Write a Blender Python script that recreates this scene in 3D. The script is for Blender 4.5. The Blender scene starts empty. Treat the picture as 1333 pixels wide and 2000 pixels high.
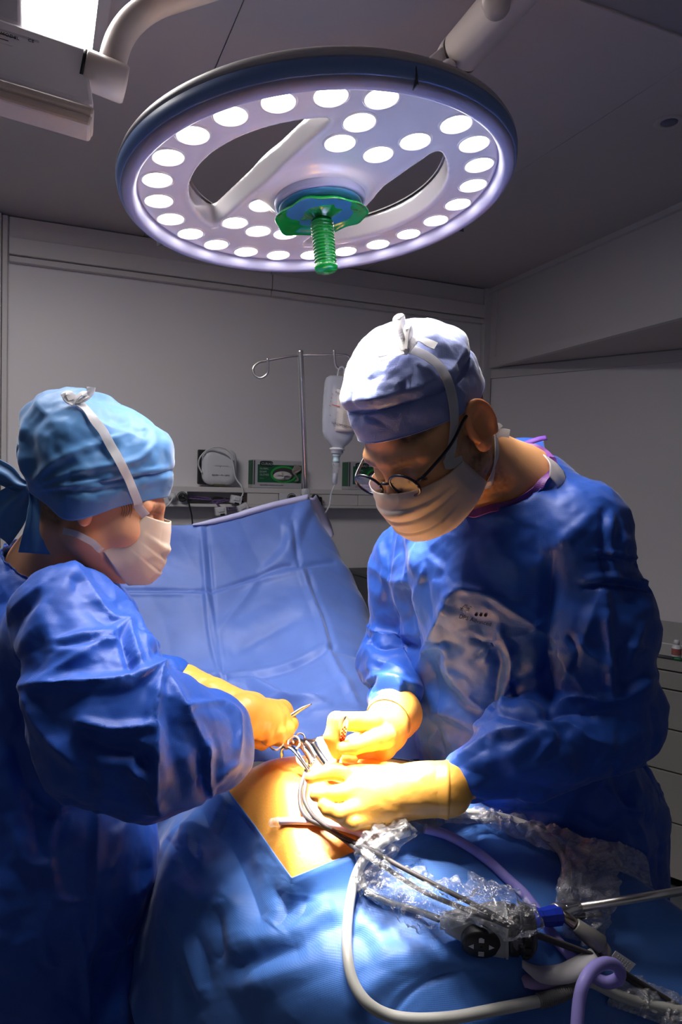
import bpy, bmesh, math, random
import numpy as np
from mathutils import Vector, Matrix
from mathutils.bvhtree import BVHTree

random.seed(4)
SC = bpy.context.scene
COL = SC.collection

# ------------------------------------------------------------------ camera
FPX = 1390.0
_t, _p = math.radians(1.3), math.radians(2.0)
CR = np.array([math.cos(_t), 0, math.sin(_t)])
_u = np.array([-math.sin(_t), 0, math.cos(_t)])
_f = np.array([0, 1.0, 0])
CF = _f * math.cos(_p) - _u * math.sin(_p)
CU = _u * math.cos(_p) + _f * math.sin(_p)
CO = np.array([0, 0, 1.5])
cam = bpy.data.cameras.new('camera')
cam.sensor_fit = 'HORIZONTAL'
cam.sensor_width = 36
cam.lens = FPX / 1333 * 36
cam.clip_start = .05
camo = bpy.data.objects.new('camera', cam)
COL.objects.link(camo)
M4 = Matrix.Identity(4)
for i in range(3):
    M4[i][0], M4[i][1], M4[i][2], M4[i][3] = CR[i], CU[i], -CF[i], CO[i]
camo.matrix_world = M4
SC.camera = camo
cam.dof.use_dof = False

# ------------------------------------------------------------------ world, exposure, room lamps
SC.view_settings.view_transform = 'Standard'
SC.view_settings.look = 'None'
SC.view_settings.exposure = .15
SC.view_settings.gamma = 1
SC.view_settings.use_curve_mapping = False
wd = bpy.data.worlds.new('room_dusk')
SC.world = wd
wd.use_nodes = True
wd.node_tree.nodes['Background'].inputs[0].default_value = (.83, .84, 1.0, 1)
wd.node_tree.nodes['Background'].inputs[1].default_value = AMBIENT = .075
LED_WATTS = 36.0          # each of the lamp's spots
SPILL_WATTS = 7.0         # each of six wide spots for the skirt of the beam
LED_DISC = 26.0           # the glow of each lens
PANEL_GLOW = 17.0        # ceiling light panel
SC.cycles.max_bounces = 10
SC.cycles.diffuse_bounces = 5
SC.cycles.transparent_max_bounces = 16
SC.cycles.sample_clamp_indirect = 40

# ------------------------------------------------------------------ pixels <-> points
def ray(x, y):
    return CF + CR * ((x - 666.5) / FPX) + CU * ((1000 - y) / FPX)
def pix(x, y, d):
    return CO + ray(x, y) * d
def proj(P):
    q = np.asarray(P, float) - CO
    d = q @ CF
    return 666.5 + FPX * (q @ CR) / d, 1000 - FPX * (q @ CU) / d, d
def onz(x, y, z):
    v = ray(x, y)
    return CO + v * ((z - CO[2]) / v[2])
def onplane(x, y, p0, n):
    v = ray(x, y)
    return CO + v * ((n @ (p0 - CO)) / (n @ v))
def unit(v):
    v = np.asarray(v, float)
    return v / np.linalg.norm(v)
def sstep(a, b, x):
    t = np.clip((x - a) / (b - a), 0, 1)
    return t * t * (3 - 2 * t)

# ------------------------------------------------------------------ objects
def tag(o, label=None, cat=None, group=None, kind=None):
    if label: o['label'] = label
    if cat: o['category'] = cat
    if group: o['group'] = group
    if kind: o['kind'] = kind
    return o
def thing(name, label, cat, loc, group=None):
    o = bpy.data.objects.new(name, None)
    o.empty_display_size = .05
    COL.objects.link(o)
    o.location = Vector([float(c) for c in loc])
    return tag(o, label, cat, group)
def root_loc(o):
    v = np.zeros(3)
    while o is not None:
        v = v + np.array(o.location)
        o = o.parent
    return v
def mesh_data(name, V, F, smooth=True):
    me = bpy.data.meshes.new(name)
    V = np.asarray(V, np.float32)
    if isinstance(F, np.ndarray):
        n, k = F.shape
        me.vertices.add(len(V)); me.vertices.foreach_set('co', V.ravel())
        me.loops.add(n * k); me.loops.foreach_set('vertex_index', F.astype(np.int32).ravel())
        me.polygons.add(n)
        me.polygons.foreach_set('loop_start', np.arange(0, n * k, k, dtype=np.int32))
        me.update(calc_edges=True)
        me.validate()
    else:
        me.from_pydata(V.tolist(), [], [list(map(int, f)) for f in F])
        me.update()
    me.polygons.foreach_set('use_smooth', np.full(len(me.polygons), smooth))
    return me
def mk(name, VF, mat, parent=None, smooth=True, label=None, loc=None, col=None, sharp=None):
    """one mesh object from world-space vertices; loc = its own origin (top-level) """
    V, F = VF
    V = np.asarray(V, float)
    base = root_loc(parent) if parent is not None else np.zeros(3)
    o0 = np.asarray(loc, float) if loc is not None else base
    me = mesh_data(name, V - o0, F, smooth)
    if col is not None:
        at = me.color_attributes.new('Col', 'FLOAT_COLOR', 'POINT')
        c4 = np.ones((len(V), 4), np.float32); c4[:, :3] = col
        at.data.foreach_set('color', c4.ravel())
    me.materials.append(mat)
    if sharp and smooth:
        me.set_sharp_from_angle(angle=math.radians(sharp))
    o = bpy.data.objects.new(name, me)
    COL.objects.link(o)
    if parent is not None:
        o.parent = parent
        o.location = Vector([float(c) for c in (o0 - base)])
    else:
        o.location = Vector([float(c) for c in o0])
    if label: o['label'] = label
    return o
def solo(name, VF, mat, label, cat, group=None, smooth=True, loc=None, sharp=None, kind=None, col=None):
    V = np.asarray(VF[0], float)
    if loc is None:
        loc = np.array([V[:, 0].mean(), V[:, 1].mean(), V[:, 2].min()])
    o = mk(name, VF, mat, None, smooth, None, loc, col, sharp)
    return tag(o, label, cat, group, kind)
def struct(name, VF, mat, smooth=False, label=None):
    o = mk(name, VF, mat, None, smooth, label, np.asarray(VF[0], float).mean(axis=0))
    o['kind'] = 'structure'
    return o
def solidify(o, t, off=0.0):
    m = o.modifiers.new('thickness', 'SOLIDIFY'); m.thickness = t; m.offset = off
    return o

# ------------------------------------------------------------------ shapes (return V, F)
def join(*parts):
    Vs, Fs, n = [], [], 0
    for V, F in parts:
        V = np.asarray(V, float)
        Vs.append(V)
        Fs += [[int(i) + n for i in f] for f in F]
        n += len(V)
    return np.vstack(Vs), Fs
def frame_box(o, ax, ay, az, size, r=0.0, seg=2):
    """box centred at o along the given axes, edges rounded by r"""
    bm = bmesh.new()
    bmesh.ops.create_cube(bm, size=1)
    for v in bm.verts:
        v.co = Vector((v.co.x * size[0], v.co.y * size[1], v.co.z * size[2]))
    if r > 0:
        bmesh.ops.bevel(bm, geom=bm.edges[:], offset=r, segments=seg, profile=.5, affect='EDGES')
    bm.verts.index_update()
    V = np.array([v.co[:] for v in bm.verts])
    F = [[v.index for v in f.verts] for f in bm.faces]
    bm.free()
    A = np.array([ax, ay, az], float)
    return np.asarray(o, float) + V @ A, F
def wbox(o, size, r=0.0, seg=2):
    return frame_box(o, (1, 0, 0), (0, 1, 0), (0, 0, 1), size, r, seg)
def hexa(P):
    """solid from 8 points: near face 0123, far face 4567"""
    return np.array(P, float), [[0, 1, 2, 3], [7, 6, 5, 4], [0, 4, 5, 1], [1, 5, 6, 2], [2, 6, 7, 3], [3, 7, 4, 0]]
def bevelled(VF, r, seg=2):
    bm = bmesh.new()
    vs = [bm.verts.new(v) for v in VF[0].tolist()]
    for f in VF[1]: bm.faces.new([vs[i] for i in f])
    bmesh.ops.recalc_face_normals(bm, faces=bm.faces[:])
    bmesh.ops.bevel(bm, geom=bm.edges[:], offset=r, segments=seg, profile=.5, affect='EDGES')
    bm.verts.index_update()
    V = np.array([v.co[:] for v in bm.verts]); F = [[v.index for v in f.verts] for f in bm.faces]
    bm.free()
    return V, F
def basis(axis, hint=(0, 0, 1)):
    a = unit(axis)
    h = np.asarray(hint, float)
    if abs(a @ unit(h)) > .95: h = np.array([1.0, 0, 0])
    x = unit(np.cross(h, a)); y = np.cross(a, x)
    return x, y, a
def lathe(o, axis, prof, n=48, hint=(0, 0, 1), cap=True):
    """prof: (radius, height along axis)"""
    x, y, a = basis(axis, hint)
    o = np.asarray(o, float)
    th = np.linspace(0, 2 * np.pi, n, endpoint=False)
    c = np.cos(th)[:, None] * x + np.sin(th)[:, None] * y
    V = np.vstack([o + c * r + a * h for r, h in prof])
    F = []
    m = len(prof)
    for i in range(m - 1):
        for j in range(n):
            k = (j + 1) % n
            F.append([i * n + j, i * n + k, (i + 1) * n + k, (i + 1) * n + j])
    if cap:
        F.append(list(range(n))[::-1]); F.append([(m - 1) * n + j for j in range(n)])
    return V, F
def cyl(a, b, r, n=20, r2=None, bev=0.0):
    a, b = np.asarray(a, float), np.asarray(b, float)
    L = np.linalg.norm(b - a)
    r2 = r if r2 is None else r2
    if bev:
        return lathe(a, b - a, [(r - bev, 0), (r, bev), (r2, L - bev), (r2 - bev, L)], n)
    return lathe(a, b - a, [(r, 0), (r2, L)], n)
def catmull(P, n, closed=False):
    P = np.asarray(P, float)
    if closed:
        Q = np.vstack([P[-1], P, P[0], P[1]])
        segs = len(P)
    else:
        Q = np.vstack([2 * P[0] - P[1], P, 2 * P[-1] - P[-2]])
        segs = len(P) - 1
    t = np.linspace(0, segs, n, endpoint=not closed)
    i = np.minimum(t.astype(int), segs - 1)
    f = (t - i)[:, None]
    a, b, c, d = Q[i], Q[i + 1], Q[i + 2], Q[i + 3]
    return .5 * (2 * b + (c - a) * f + (2 * a - 5 * b + 4 * c - d) * f ** 2 + (3 * b - a - 3 * c + d) * f ** 3)
def resample(P, n):
    s = np.r_[0, np.cumsum(np.linalg.norm(np.diff(P, axis=0), axis=1))]
    u = np.linspace(0, s[-1], n)
    return np.stack([np.interp(u, s, P[:, k]) for k in range(3)], 1)
def tube(P, r, n=12, seg=None, spline=True, flat=None):
    """round tube along points; r scalar or per-control-point list"""
    P = np.asarray(P, float)
    seg = seg or max(8, len(P) * 8)
    rr = np.asarray(r, float)
    if rr.ndim == 0: rr = np.full(len(P), float(r))
    if spline:
        Q = catmull(np.c_[P, rr], seg * 2)
        s = np.r_[0, np.cumsum(np.linalg.norm(np.diff(Q[:, :3], axis=0), axis=1))]
        u = np.linspace(0, s[-1], seg)
        Q = np.stack([np.interp(u, s, Q[:, k]) for k in range(4)], 1)
    else:
        Q = np.c_[P, rr]; seg = len(P)
    C, R = Q[:, :3], Q[:, 3]
    T = np.gradient(C, axis=0); T /= np.linalg.norm(T, axis=1)[:, None] + 1e-12
    x = basis(T[0])[0]
    X = []
    for i in range(seg):
        x = x - T[i] * (x @ T[i]); x = x / (np.linalg.norm(x) + 1e-12); X.append(x)
    X = np.array(X); Y = np.cross(T, X)
    th = np.linspace(0, 2 * np.pi, n, endpoint=False)
    V = C[:, None] + R[:, None, None] * (np.cos(th)[None, :, None] * X[:, None] + np.sin(th)[None, :, None] * Y[:, None])
    V = V.reshape(-1, 3)
    F = []
    for i in range(seg - 1):
        for j in range(n):
            k = (j + 1) % n
            F.append([i * n + j, i * n + k, (i + 1) * n + k, (i + 1) * n + j])
    F.append(list(range(n))[::-1]); F.append([(seg - 1) * n + j for j in range(n)])
    return V, F
def grid_faces(m, n, closed=False):
    i, j = np.meshgrid(np.arange(m - 1), np.arange(n if closed else n - 1), indexing='ij')
    i, j = i.ravel(), j.ravel(); k = (j + 1) % n
    return np.stack([i * n + j, i * n + k, (i + 1) * n + k, (i + 1) * n + j], 1)
def net(ctrl, m, n, closed=False):
    """smooth surface through a control net ctrl[rows][cols] -> (m, n, 3)"""
    Cn = np.asarray(ctrl, float)
    rows = np.stack([catmull(rw, n, closed) for rw in Cn])
    return np.stack([catmull(rows[:, j], m) for j in range(n)], 1)
def ribbon(P, N, w, seg=40, spline=True, lift=0.0):
    """flat tape along P facing N (arrays of control points / normals)"""
    P = np.asarray(P, float); N = np.asarray(N, float)
    W = np.asarray(w, float)
    if W.ndim == 0: W = np.full(len(P), float(w))
    Q = catmull(np.c_[P, N, W], seg) if spline else np.c_[P, N, W]
    P, N, W = Q[:, :3], Q[:, 3:6], Q[:, 6]
    N = N / (np.linalg.norm(N, axis=1)[:, None] + 1e-9)
    T = np.gradient(P, axis=0); T /= np.linalg.norm(T, axis=1)[:, None] + 1e-9
    B = np.cross(T, N); B /= np.linalg.norm(B, axis=1)[:, None] + 1e-9
    P = P + N * lift
    cols = [P - B * (W / 2)[:, None], P, P + B * (W / 2)[:, None]]
    V = np.stack(cols, 1).reshape(-1, 3)
    return V, grid_faces(len(P), 3)
def normals_of(V, F):
    n = np.zeros_like(V)
    a, b, c, d = V[F[:, 0]], V[F[:, 1]], V[F[:, 2]], V[F[:, 3]]
    fn = np.cross(c - a, d - b)
    for k in range(4):
        for ax in range(3):
            n[:, ax] += np.bincount(F[:, k], fn[:, ax], len(V))
    return n / (np.linalg.norm(n, axis=1)[:, None] + 1e-12)
def laplace(V, F, it=2, w=.5):
    E = np.vstack([F[:, [0, 1]], F[:, [1, 2]], F[:, [2, 3]], F[:, [3, 0]]])
    deg = np.bincount(E[:, 0], minlength=len(V)) + np.bincount(E[:, 1], minlength=len(V))
    for _ in range(it):
        s = np.stack([np.bincount(E[:, 0], V[E[:, 1], k], len(V)) + np.bincount(E[:, 1], V[E[:, 0], k], len(V)) for k in range(3)], 1)
        V = V * (1 - w) + w * s / np.maximum(deg, 1)[:, None]
    return V

def subdiv(V, F):
    """each quad into four"""
    n = len(V)
    E = np.sort(np.vstack([F[:, [0, 1]], F[:, [1, 2]], F[:, [2, 3]], F[:, [3, 0]]]), 1)
    key = E[:, 0] * n + E[:, 1]
    u, first, inv = np.unique(key, return_index=True, return_inverse=True)
    mid = (V[E[first, 0]] + V[E[first, 1]]) / 2
    e = (n + inv).reshape(4, -1)
    c = n + len(u) + np.arange(len(F))
    V2 = np.vstack([V, mid, V[F].mean(1)])
    F2 = np.vstack([np.stack([F[:, 0], e[0], c, e[3]], 1), np.stack([e[0], F[:, 1], e[1], c], 1), np.stack([c, e[1], F[:, 2], e[2]], 1), np.stack([e[3], c, e[2], F[:, 3]], 1)])
    return V2, F2

# ------------------------------------------------------------------ numpy noise
def _hash(i, j, k, seed):
    h = (i * 374761393 + j * 668265263 + k * 2147483647 + seed * 1274126177) & 0xffffffff
    h = ((h ^ (h >> 13)) * 1274126177) & 0xffffffff
    h = (h ^ (h >> 16)) & 0xffff
    return h / 32767.5 - 1.0
def vnoise(P, seed=0):
    P = np.asarray(P, float)
    I = np.floor(P).astype(np.int64); f = P - I
    f = f * f * f * (f * (f * 6 - 15) + 10)
    out = 0
    for a in (0, 1):
        for b in (0, 1):
            for c in (0, 1):
                w = (f[:, 0] if a else 1 - f[:, 0]) * (f[:, 1] if b else 1 - f[:, 1]) * (f[:, 2] if c else 1 - f[:, 2])
                out = out + w * _hash(I[:, 0] + a, I[:, 1] + b, I[:, 2] + c, seed)
    return out
def crumple(P, lam, seed=0, n=5, warp=.5, sharp=1.0):
    """folded-paper relief, roughly in -1..1: sharp ridges and valleys that run out"""
    rng = np.random.RandomState(seed)
    out = np.zeros(len(P))
    W = np.stack([vnoise(P / (lam * 2.2) + 7 * k, seed + k) for k in range(3)], 1) * lam * warp
    for i in range(n):
        d = unit(rng.randn(3)); L = lam * rng.uniform(.7, 1.7)
        ph = ((P + W) @ d) / L + rng.rand()
        tri = np.abs(2 * (ph - np.floor(ph)) - 1) * 2 - 1
        mask = sstep(-.25, .45, vnoise(P / (lam * 1.6) + 31 * i, seed + 50 + i))
        out += tri * mask
    return out / n * 1.6
def facet(P, lam, seed=0, warp=.35):
    """piecewise flat relief with sharp creases, -1..1 (values on a lattice cut into tetrahedra)"""
    P = np.asarray(P, float)
    if warp: P = P + np.stack([vnoise(P / (lam * 3) + 13 * k, seed + k) for k in range(3)], 1) * lam * warp * 2
    rng = np.random.RandomState(seed + 77); Q, _ = np.linalg.qr(rng.randn(3, 3))
    G = (P @ Q) / lam
    G = G + G.sum(1, keepdims=True) / 3
    I = np.floor(G).astype(np.int64); f = G - I
    o = np.argsort(-f, axis=1); fs = np.take_along_axis(f, o, 1)
    w = [1 - fs[:, 0], fs[:, 0] - fs[:, 1], fs[:, 1] - fs[:, 2], fs[:, 2]]
    c = I.copy(); out = w[0] * _hash(c[:, 0], c[:, 1], c[:, 2], seed)
    r = np.arange(len(P))
    for k in range(3):
        c[r, o[:, k]] += 1
        out += w[k + 1] * _hash(c[:, 0], c[:, 1], c[:, 2], seed)
    return out
def fold_lines(V, N, folds, face=True):
    """folds drawn as pixel polylines: (points, height mm, half width px, style). Moves the cloth along its own normals."""
    x, y, d = proj(V)
    off = np.zeros(len(V))
    view = unit_rows(CO - V)
    vis = sstep(.02, .3, (N * view).sum(1)) if face else np.ones(len(V))
    for f in folds:
        pts, h, w = f[0], f[1] * .001, f[2]
        style = f[3] if len(f) > 3 else 'ridge'
        dlim = f[4] if len(f) > 4 else None
        P = np.asarray(pts, float)
        if len(P) > 2:
            P = catmull(np.c_[P, np.zeros(len(P))], len(P) * 4)[:, :2]
        box = (x > P[:, 0].min() - w * 2) & (x < P[:, 0].max() + w * 2) & (y > P[:, 1].min() - w * 2) & (y < P[:, 1].max() + w * 2) & (vis > 0)
        if dlim: box &= (d > dlim[0]) & (d < dlim[1])
        ix = np.nonzero(box)[0]
        if not len(ix): continue
        q = np.stack([x[ix], y[ix]], 1)
        best = np.full(len(ix), 1e9); sd = np.zeros(len(ix)); tt = np.zeros(len(ix))
        m = len(P) - 1
        for i in range(m):
            a, b = P[i], P[i + 1]; ab = b - a; L2 = ab @ ab + 1e-9
            t = np.clip(((q - a) @ ab) / L2, 0, 1)
            e = q - (a + t[:, None] * ab)
            dd = np.hypot(e[:, 0], e[:, 1])
            s = np.sign(ab[0] * e[:, 1] - ab[1] * e[:, 0])
            up = dd < best
            best = np.where(up, dd, best); sd = np.where(up, s, sd); tt = np.where(up, (i + t) / m, tt)
        taper = np.minimum(1, 4 * np.minimum(tt + .12, 1.12 - tt)) * vis[ix]
        k = np.clip(1 - best / w, 0, 1)
        if style == 'ridge': pr = k ** 1.5                       # sharp crest
        elif style == 'soft': pr = k * k * (3 - 2 * k)          # rounded roll
        elif style == 'step': pr = np.where(sd > 0, sstep(0, 1, k), 0.0) + np.where(sd <= 0, sstep(.75, 1, k), 0.0)   # gentle on one side, steep on the other
        off[ix] += h * pr * taper
    return off
def unit_rows(A):
    return A / (np.linalg.norm(A, axis=1)[:, None] + 1e-12)

# ------------------------------------------------------------------ signed distance bodies
def sd_sphere(P, c, r): return np.linalg.norm(P - np.asarray(c, np.float32), axis=1) - r
def sd_cone(P, a, b, ra, rb):
    a, b = np.asarray(a, np.float32), np.asarray(b, np.float32)
    ab = b - a; pa = P - a
    t = np.clip((pa @ ab) / (ab @ ab + 1e-12), 0, 1)
    return np.linalg.norm(pa - t[:, None] * ab, axis=1) - (ra + (rb - ra) * t)
def sd_ell(P, c, A, rad):
    """ellipsoid with axes rows A"""
    q = (P - np.asarray(c, np.float32)) @ np.asarray(A, np.float32).T
    rad = np.asarray(rad, np.float32)
    k0 = np.linalg.norm(q / rad, axis=1); k1 = np.linalg.norm(q / rad ** 2, axis=1)
    return k0 * (k0 - 1) / (k1 + 1e-9)
def sd_cone_ell(P, a, b, ra, rb, w, f):
    """tapered capsule squashed by f along w"""
    w = np.asarray(w, np.float32)
    def sq(X): return X + np.outer(X @ w, w) * (1 / f - 1) if X.ndim == 2 else X + w * (X @ w) * (1 / f - 1)
    return sd_cone(sq(P), sq(np.asarray(a, np.float32)), sq(np.asarray(b, np.float32)), ra, rb) * min(1, f)
def smin(a, b, k):
    h = np.clip(.5 + .5 * (b - a) / k, 0, 1)
    return b + (a - b) * h - k * h * (1 - h)
def smax(a, b, k): return -smin(-a, -b, k)
_EDG = [(a, b) for a in range(8) for b in range(8) if a < b and bin(a ^ b).count('1') == 1]
def nets(sdf, xs, ys, zs, B=4):
    """surface nets of sdf(P) on a rectilinear grid -> V, quads (outward)"""
    def pad(a):
        a = np.asarray(a, np.float32)
        r = (-len(a)) % B
        return np.r_[a, a[-1] + (a[-1] - a[-2]) * np.arange(1, r + 1)].astype(np.float32)
    xs, ys, zs = pad(xs), pad(ys), pad(zs)
    bx, by, bz = xs.reshape(-1, B), ys.reshape(-1, B), zs.reshape(-1, B)
    cx, cy, cz = bx.mean(1), by.mean(1), bz.mean(1)
    hx, hy, hz = np.ptp(bx, axis=1) * .5 + 1e-4, np.ptp(by, axis=1) * .5 + 1e-4, np.ptp(bz, axis=1) * .5 + 1e-4
    G = np.stack(np.meshgrid(cx, cy, cz, indexing='ij'), -1).reshape(-1, 3)
    R = np.sqrt((hx ** 2)[:, None, None] + (hy ** 2)[None, :, None] + (hz ** 2)[None, None, :]).ravel()
    dc = np.concatenate([sdf(G[i:i + 200000]) for i in range(0, len(G), 200000)])
    D = np.repeat(np.repeat(np.repeat(dc.reshape(len(cx), len(cy), len(cz)), B, 0), B, 1), B, 2).astype(np.float32)
    act = np.argwhere((np.abs(dc) < R * 2.0 + .004).reshape(len(cx), len(cy), len(cz)))
    o = np.arange(B)
    I = (act[:, 0][:, None] * B + o); J = (act[:, 1][:, None] * B + o); K = (act[:, 2][:, None] * B + o)
    II = np.broadcast_to(I[:, :, None, None], (len(act), B, B, B)).ravel()
    JJ = np.broadcast_to(J[:, None, :, None], (len(act), B, B, B)).ravel()
    KK = np.broadcast_to(K[:, None, None, :], (len(act), B, B, B)).ravel()
    for s in range(0, len(II), 300000):
        e = slice(s, s + 300000)
        D[II[e], JJ[e], KK[e]] = sdf(np.stack([xs[II[e]], ys[JJ[e]], zs[KK[e]]], 1))
    nx, ny, nz = D.shape
    ins = D < 0
    cnt = np.zeros((nx - 1, ny - 1, nz - 1), np.int8)
    for a in range(8):
        i, j, k = a & 1, a >> 1 & 1, a >> 2
        cnt += ins[i:nx - 1 + i, j:ny - 1 + j, k:nz - 1 + k]
    ids = np.argwhere((cnt > 0) & (cnt < 8))
    vid = np.full(cnt.shape, -1, np.int64); vid[ids[:, 0], ids[:, 1], ids[:, 2]] = np.arange(len(ids))
    cv = np.stack([D[ids[:, 0] + (a & 1), ids[:, 1] + (a >> 1 & 1), ids[:, 2] + (a >> 2)] for a in range(8)], 1)
    pos = np.zeros((len(ids), 3)); w = np.zeros(len(ids))
    for a, b in _EDG:
        va, vb = cv[:, a], cv[:, b]
        m = (va < 0) != (vb < 0)
        t = np.where(m, va / np.where(va == vb, 1, va - vb), 0)
        pa = np.array([a & 1, a >> 1 & 1, a >> 2], float); pb = np.array([b & 1, b >> 1 & 1, b >> 2], float)
        pos += np.where(m[:, None], pa + t[:, None] * (pb - pa), 0); w += m
    pos /= w[:, None]
    g = ids + pos
    V = np.stack([np.interp(g[:, 0], np.arange(nx), xs), np.interp(g[:, 1], np.arange(ny), ys), np.interp(g[:, 2], np.arange(nz), zs)], 1)
    F = []
    for ax in range(3):
        s0 = [slice(1, -1)] * 3; s0[ax] = slice(0, -1)
        s1 = [slice(1, -1)] * 3; s1[ax] = slice(1, None)
        A, Bm = ins[tuple(s0)], ins[tuple(s1)]
        e = np.argwhere(A != Bm)
        fl = A[e[:, 0], e[:, 1], e[:, 2]]
        e = e + 1; e[:, ax] -= 1
        b_, c_ = (ax + 1) % 3, (ax + 2) % 3
        def cell(db, dc_):
            q = e.copy(); q[:, b_] -= db; q[:, c_] -= dc_
            return vid[q[:, 0], q[:, 1], q[:, 2]]
        q = np.stack([cell(1, 1), cell(0, 1), cell(0, 0), cell(1, 0)], 1)
        q[~fl] = q[~fl][:, ::-1]
        F.append(q)
    F = np.vstack(F)
    F = F[(F >= 0).all(1)]
    return V, F
def span(a, b, h): return np.arange(a, b + h, h)
def axis3(lo, hi, fine_lo, fine_hi, hf, hc):
    """grid lines: fine between fine_lo..fine_hi, coarse outside"""
    f = np.arange(fine_lo, fine_hi, hf)
    return np.r_[np.arange(fine_lo - hc, lo - hc, -hc)[::-1], f, np.arange(f[-1] + hc, hi + hc, hc)]
# ------------------------------------------------------------------ materials
def M(name, col, rough=.5, metal=0.0, spec=.5, bump=None, mottle=None, sub=0.0, sheen=0.0, trans=0.0, coat=0.0, emit=None, ior=1.45, alpha=1.0, attr=False, subcol=None, weave=None):
    m = bpy.data.materials.new(name); m.use_nodes = True
    nt = m.node_tree; b = nt.nodes['Principled BSDF']; L = nt.links.new
    I = b.inputs
    I['Base Color'].default_value = (*col, 1); I['Roughness'].default_value = rough; I['Metallic'].default_value = metal
    I['Specular IOR Level'].default_value = spec; I['IOR'].default_value = ior
    I['Sheen Weight'].default_value = sheen; I['Sheen Roughness'].default_value = .4
    I['Transmission Weight'].default_value = trans; I['Coat Weight'].default_value = coat; I['Coat Roughness'].default_value = .15
    I['Alpha'].default_value = alpha
    if sub:
        I['Subsurface Weight'].default_value = sub
        I['Subsurface Radius'].default_value = subcol or (.012, .004, .002)
        I['Subsurface Scale'].default_value = 1.0
    if emit:
        I['Emission Color'].default_value = (*emit[0], 1); I['Emission Strength'].default_value = emit[1]
    tc = nt.nodes.new('ShaderNodeTexCoord')
    src = None
    if attr:
        a = nt.nodes.new('ShaderNodeAttribute'); a.attribute_name = 'Col'
        src = a.outputs['Color']
        L(src, I['Base Color'])
    if mottle:                      # (scale, amount): slow change of tone
        n = nt.nodes.new('ShaderNodeTexNoise'); n.inputs['Scale'].default_value = mottle[0]; n.inputs['Detail'].default_value = 4
        L(tc.outputs['Object'], n.inputs['Vector'])
        mr = nt.nodes.new('ShaderNodeMapRange'); mr.inputs['From Min'].default_value = .3; mr.inputs['From Max'].default_value = .7
        mr.inputs['To Min'].default_value = 1 - mottle[1]; mr.inputs['To Max'].default_value = 1 + mottle[1]
        L(n.outputs['Fac'], mr.inputs['Value'])
        mx = nt.nodes.new('ShaderNodeMix'); mx.data_type = 'RGBA'; mx.blend_type = 'MULTIPLY'; mx.inputs['Factor'].default_value = 1
        if src: L(src, mx.inputs['A'])
        else: mx.inputs['A'].default_value = (*col, 1)
        L(mr.outputs['Result'], mx.inputs['B'])
        L(mx.outputs['Result'], I['Base Color'])
    nrm = None
    if bump:                        # (scale, strength, distance)
        n = nt.nodes.new('ShaderNodeTexNoise'); n.inputs['Scale'].default_value = bump[0]; n.inputs['Detail'].default_value = 3
        L(tc.outputs['Object'], n.inputs['Vector'])
        bp = nt.nodes.new('ShaderNodeBump'); bp.inputs['Strength'].default_value = bump[1]; bp.inputs['Distance'].default_value = bump[2]
        L(n.outputs['Fac'], bp.inputs['Height']); nrm = bp
    if weave:                       # (pitch m, strength): fine embossed dots of nonwoven cloth
        wv = []
        for d in ('X', 'Z'):
            w = nt.nodes.new('ShaderNodeTexWave'); w.bands_direction = d; w.inputs['Scale'].default_value = .314 / weave[0]
            L(tc.outputs['Object'], w.inputs['Vector']); wv.append(w)
        mt = nt.nodes.new('ShaderNodeMath'); mt.operation = 'MULTIPLY'
        L(wv[0].outputs['Fac'], mt.inputs[0]); L(wv[1].outputs['Fac'], mt.inputs[1])
        bp = nt.nodes.new('ShaderNodeBump'); bp.inputs['Strength'].default_value = weave[1]; bp.inputs['Distance'].default_value = .0006
        L(mt.outputs[0], bp.inputs['Height'])
        if nrm: L(nrm.outputs['Normal'], bp.inputs['Normal'])
        nrm = bp
    if nrm: L(nrm.outputs['Normal'], I['Normal'])
    return m
def s2l(r, g, b):
    f = lambda c: (c / 255 / 12.92) if c / 255 <= .04045 else ((c / 255 + .055) / 1.055) ** 2.4
    return f(r), f(g), f(b)
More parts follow.
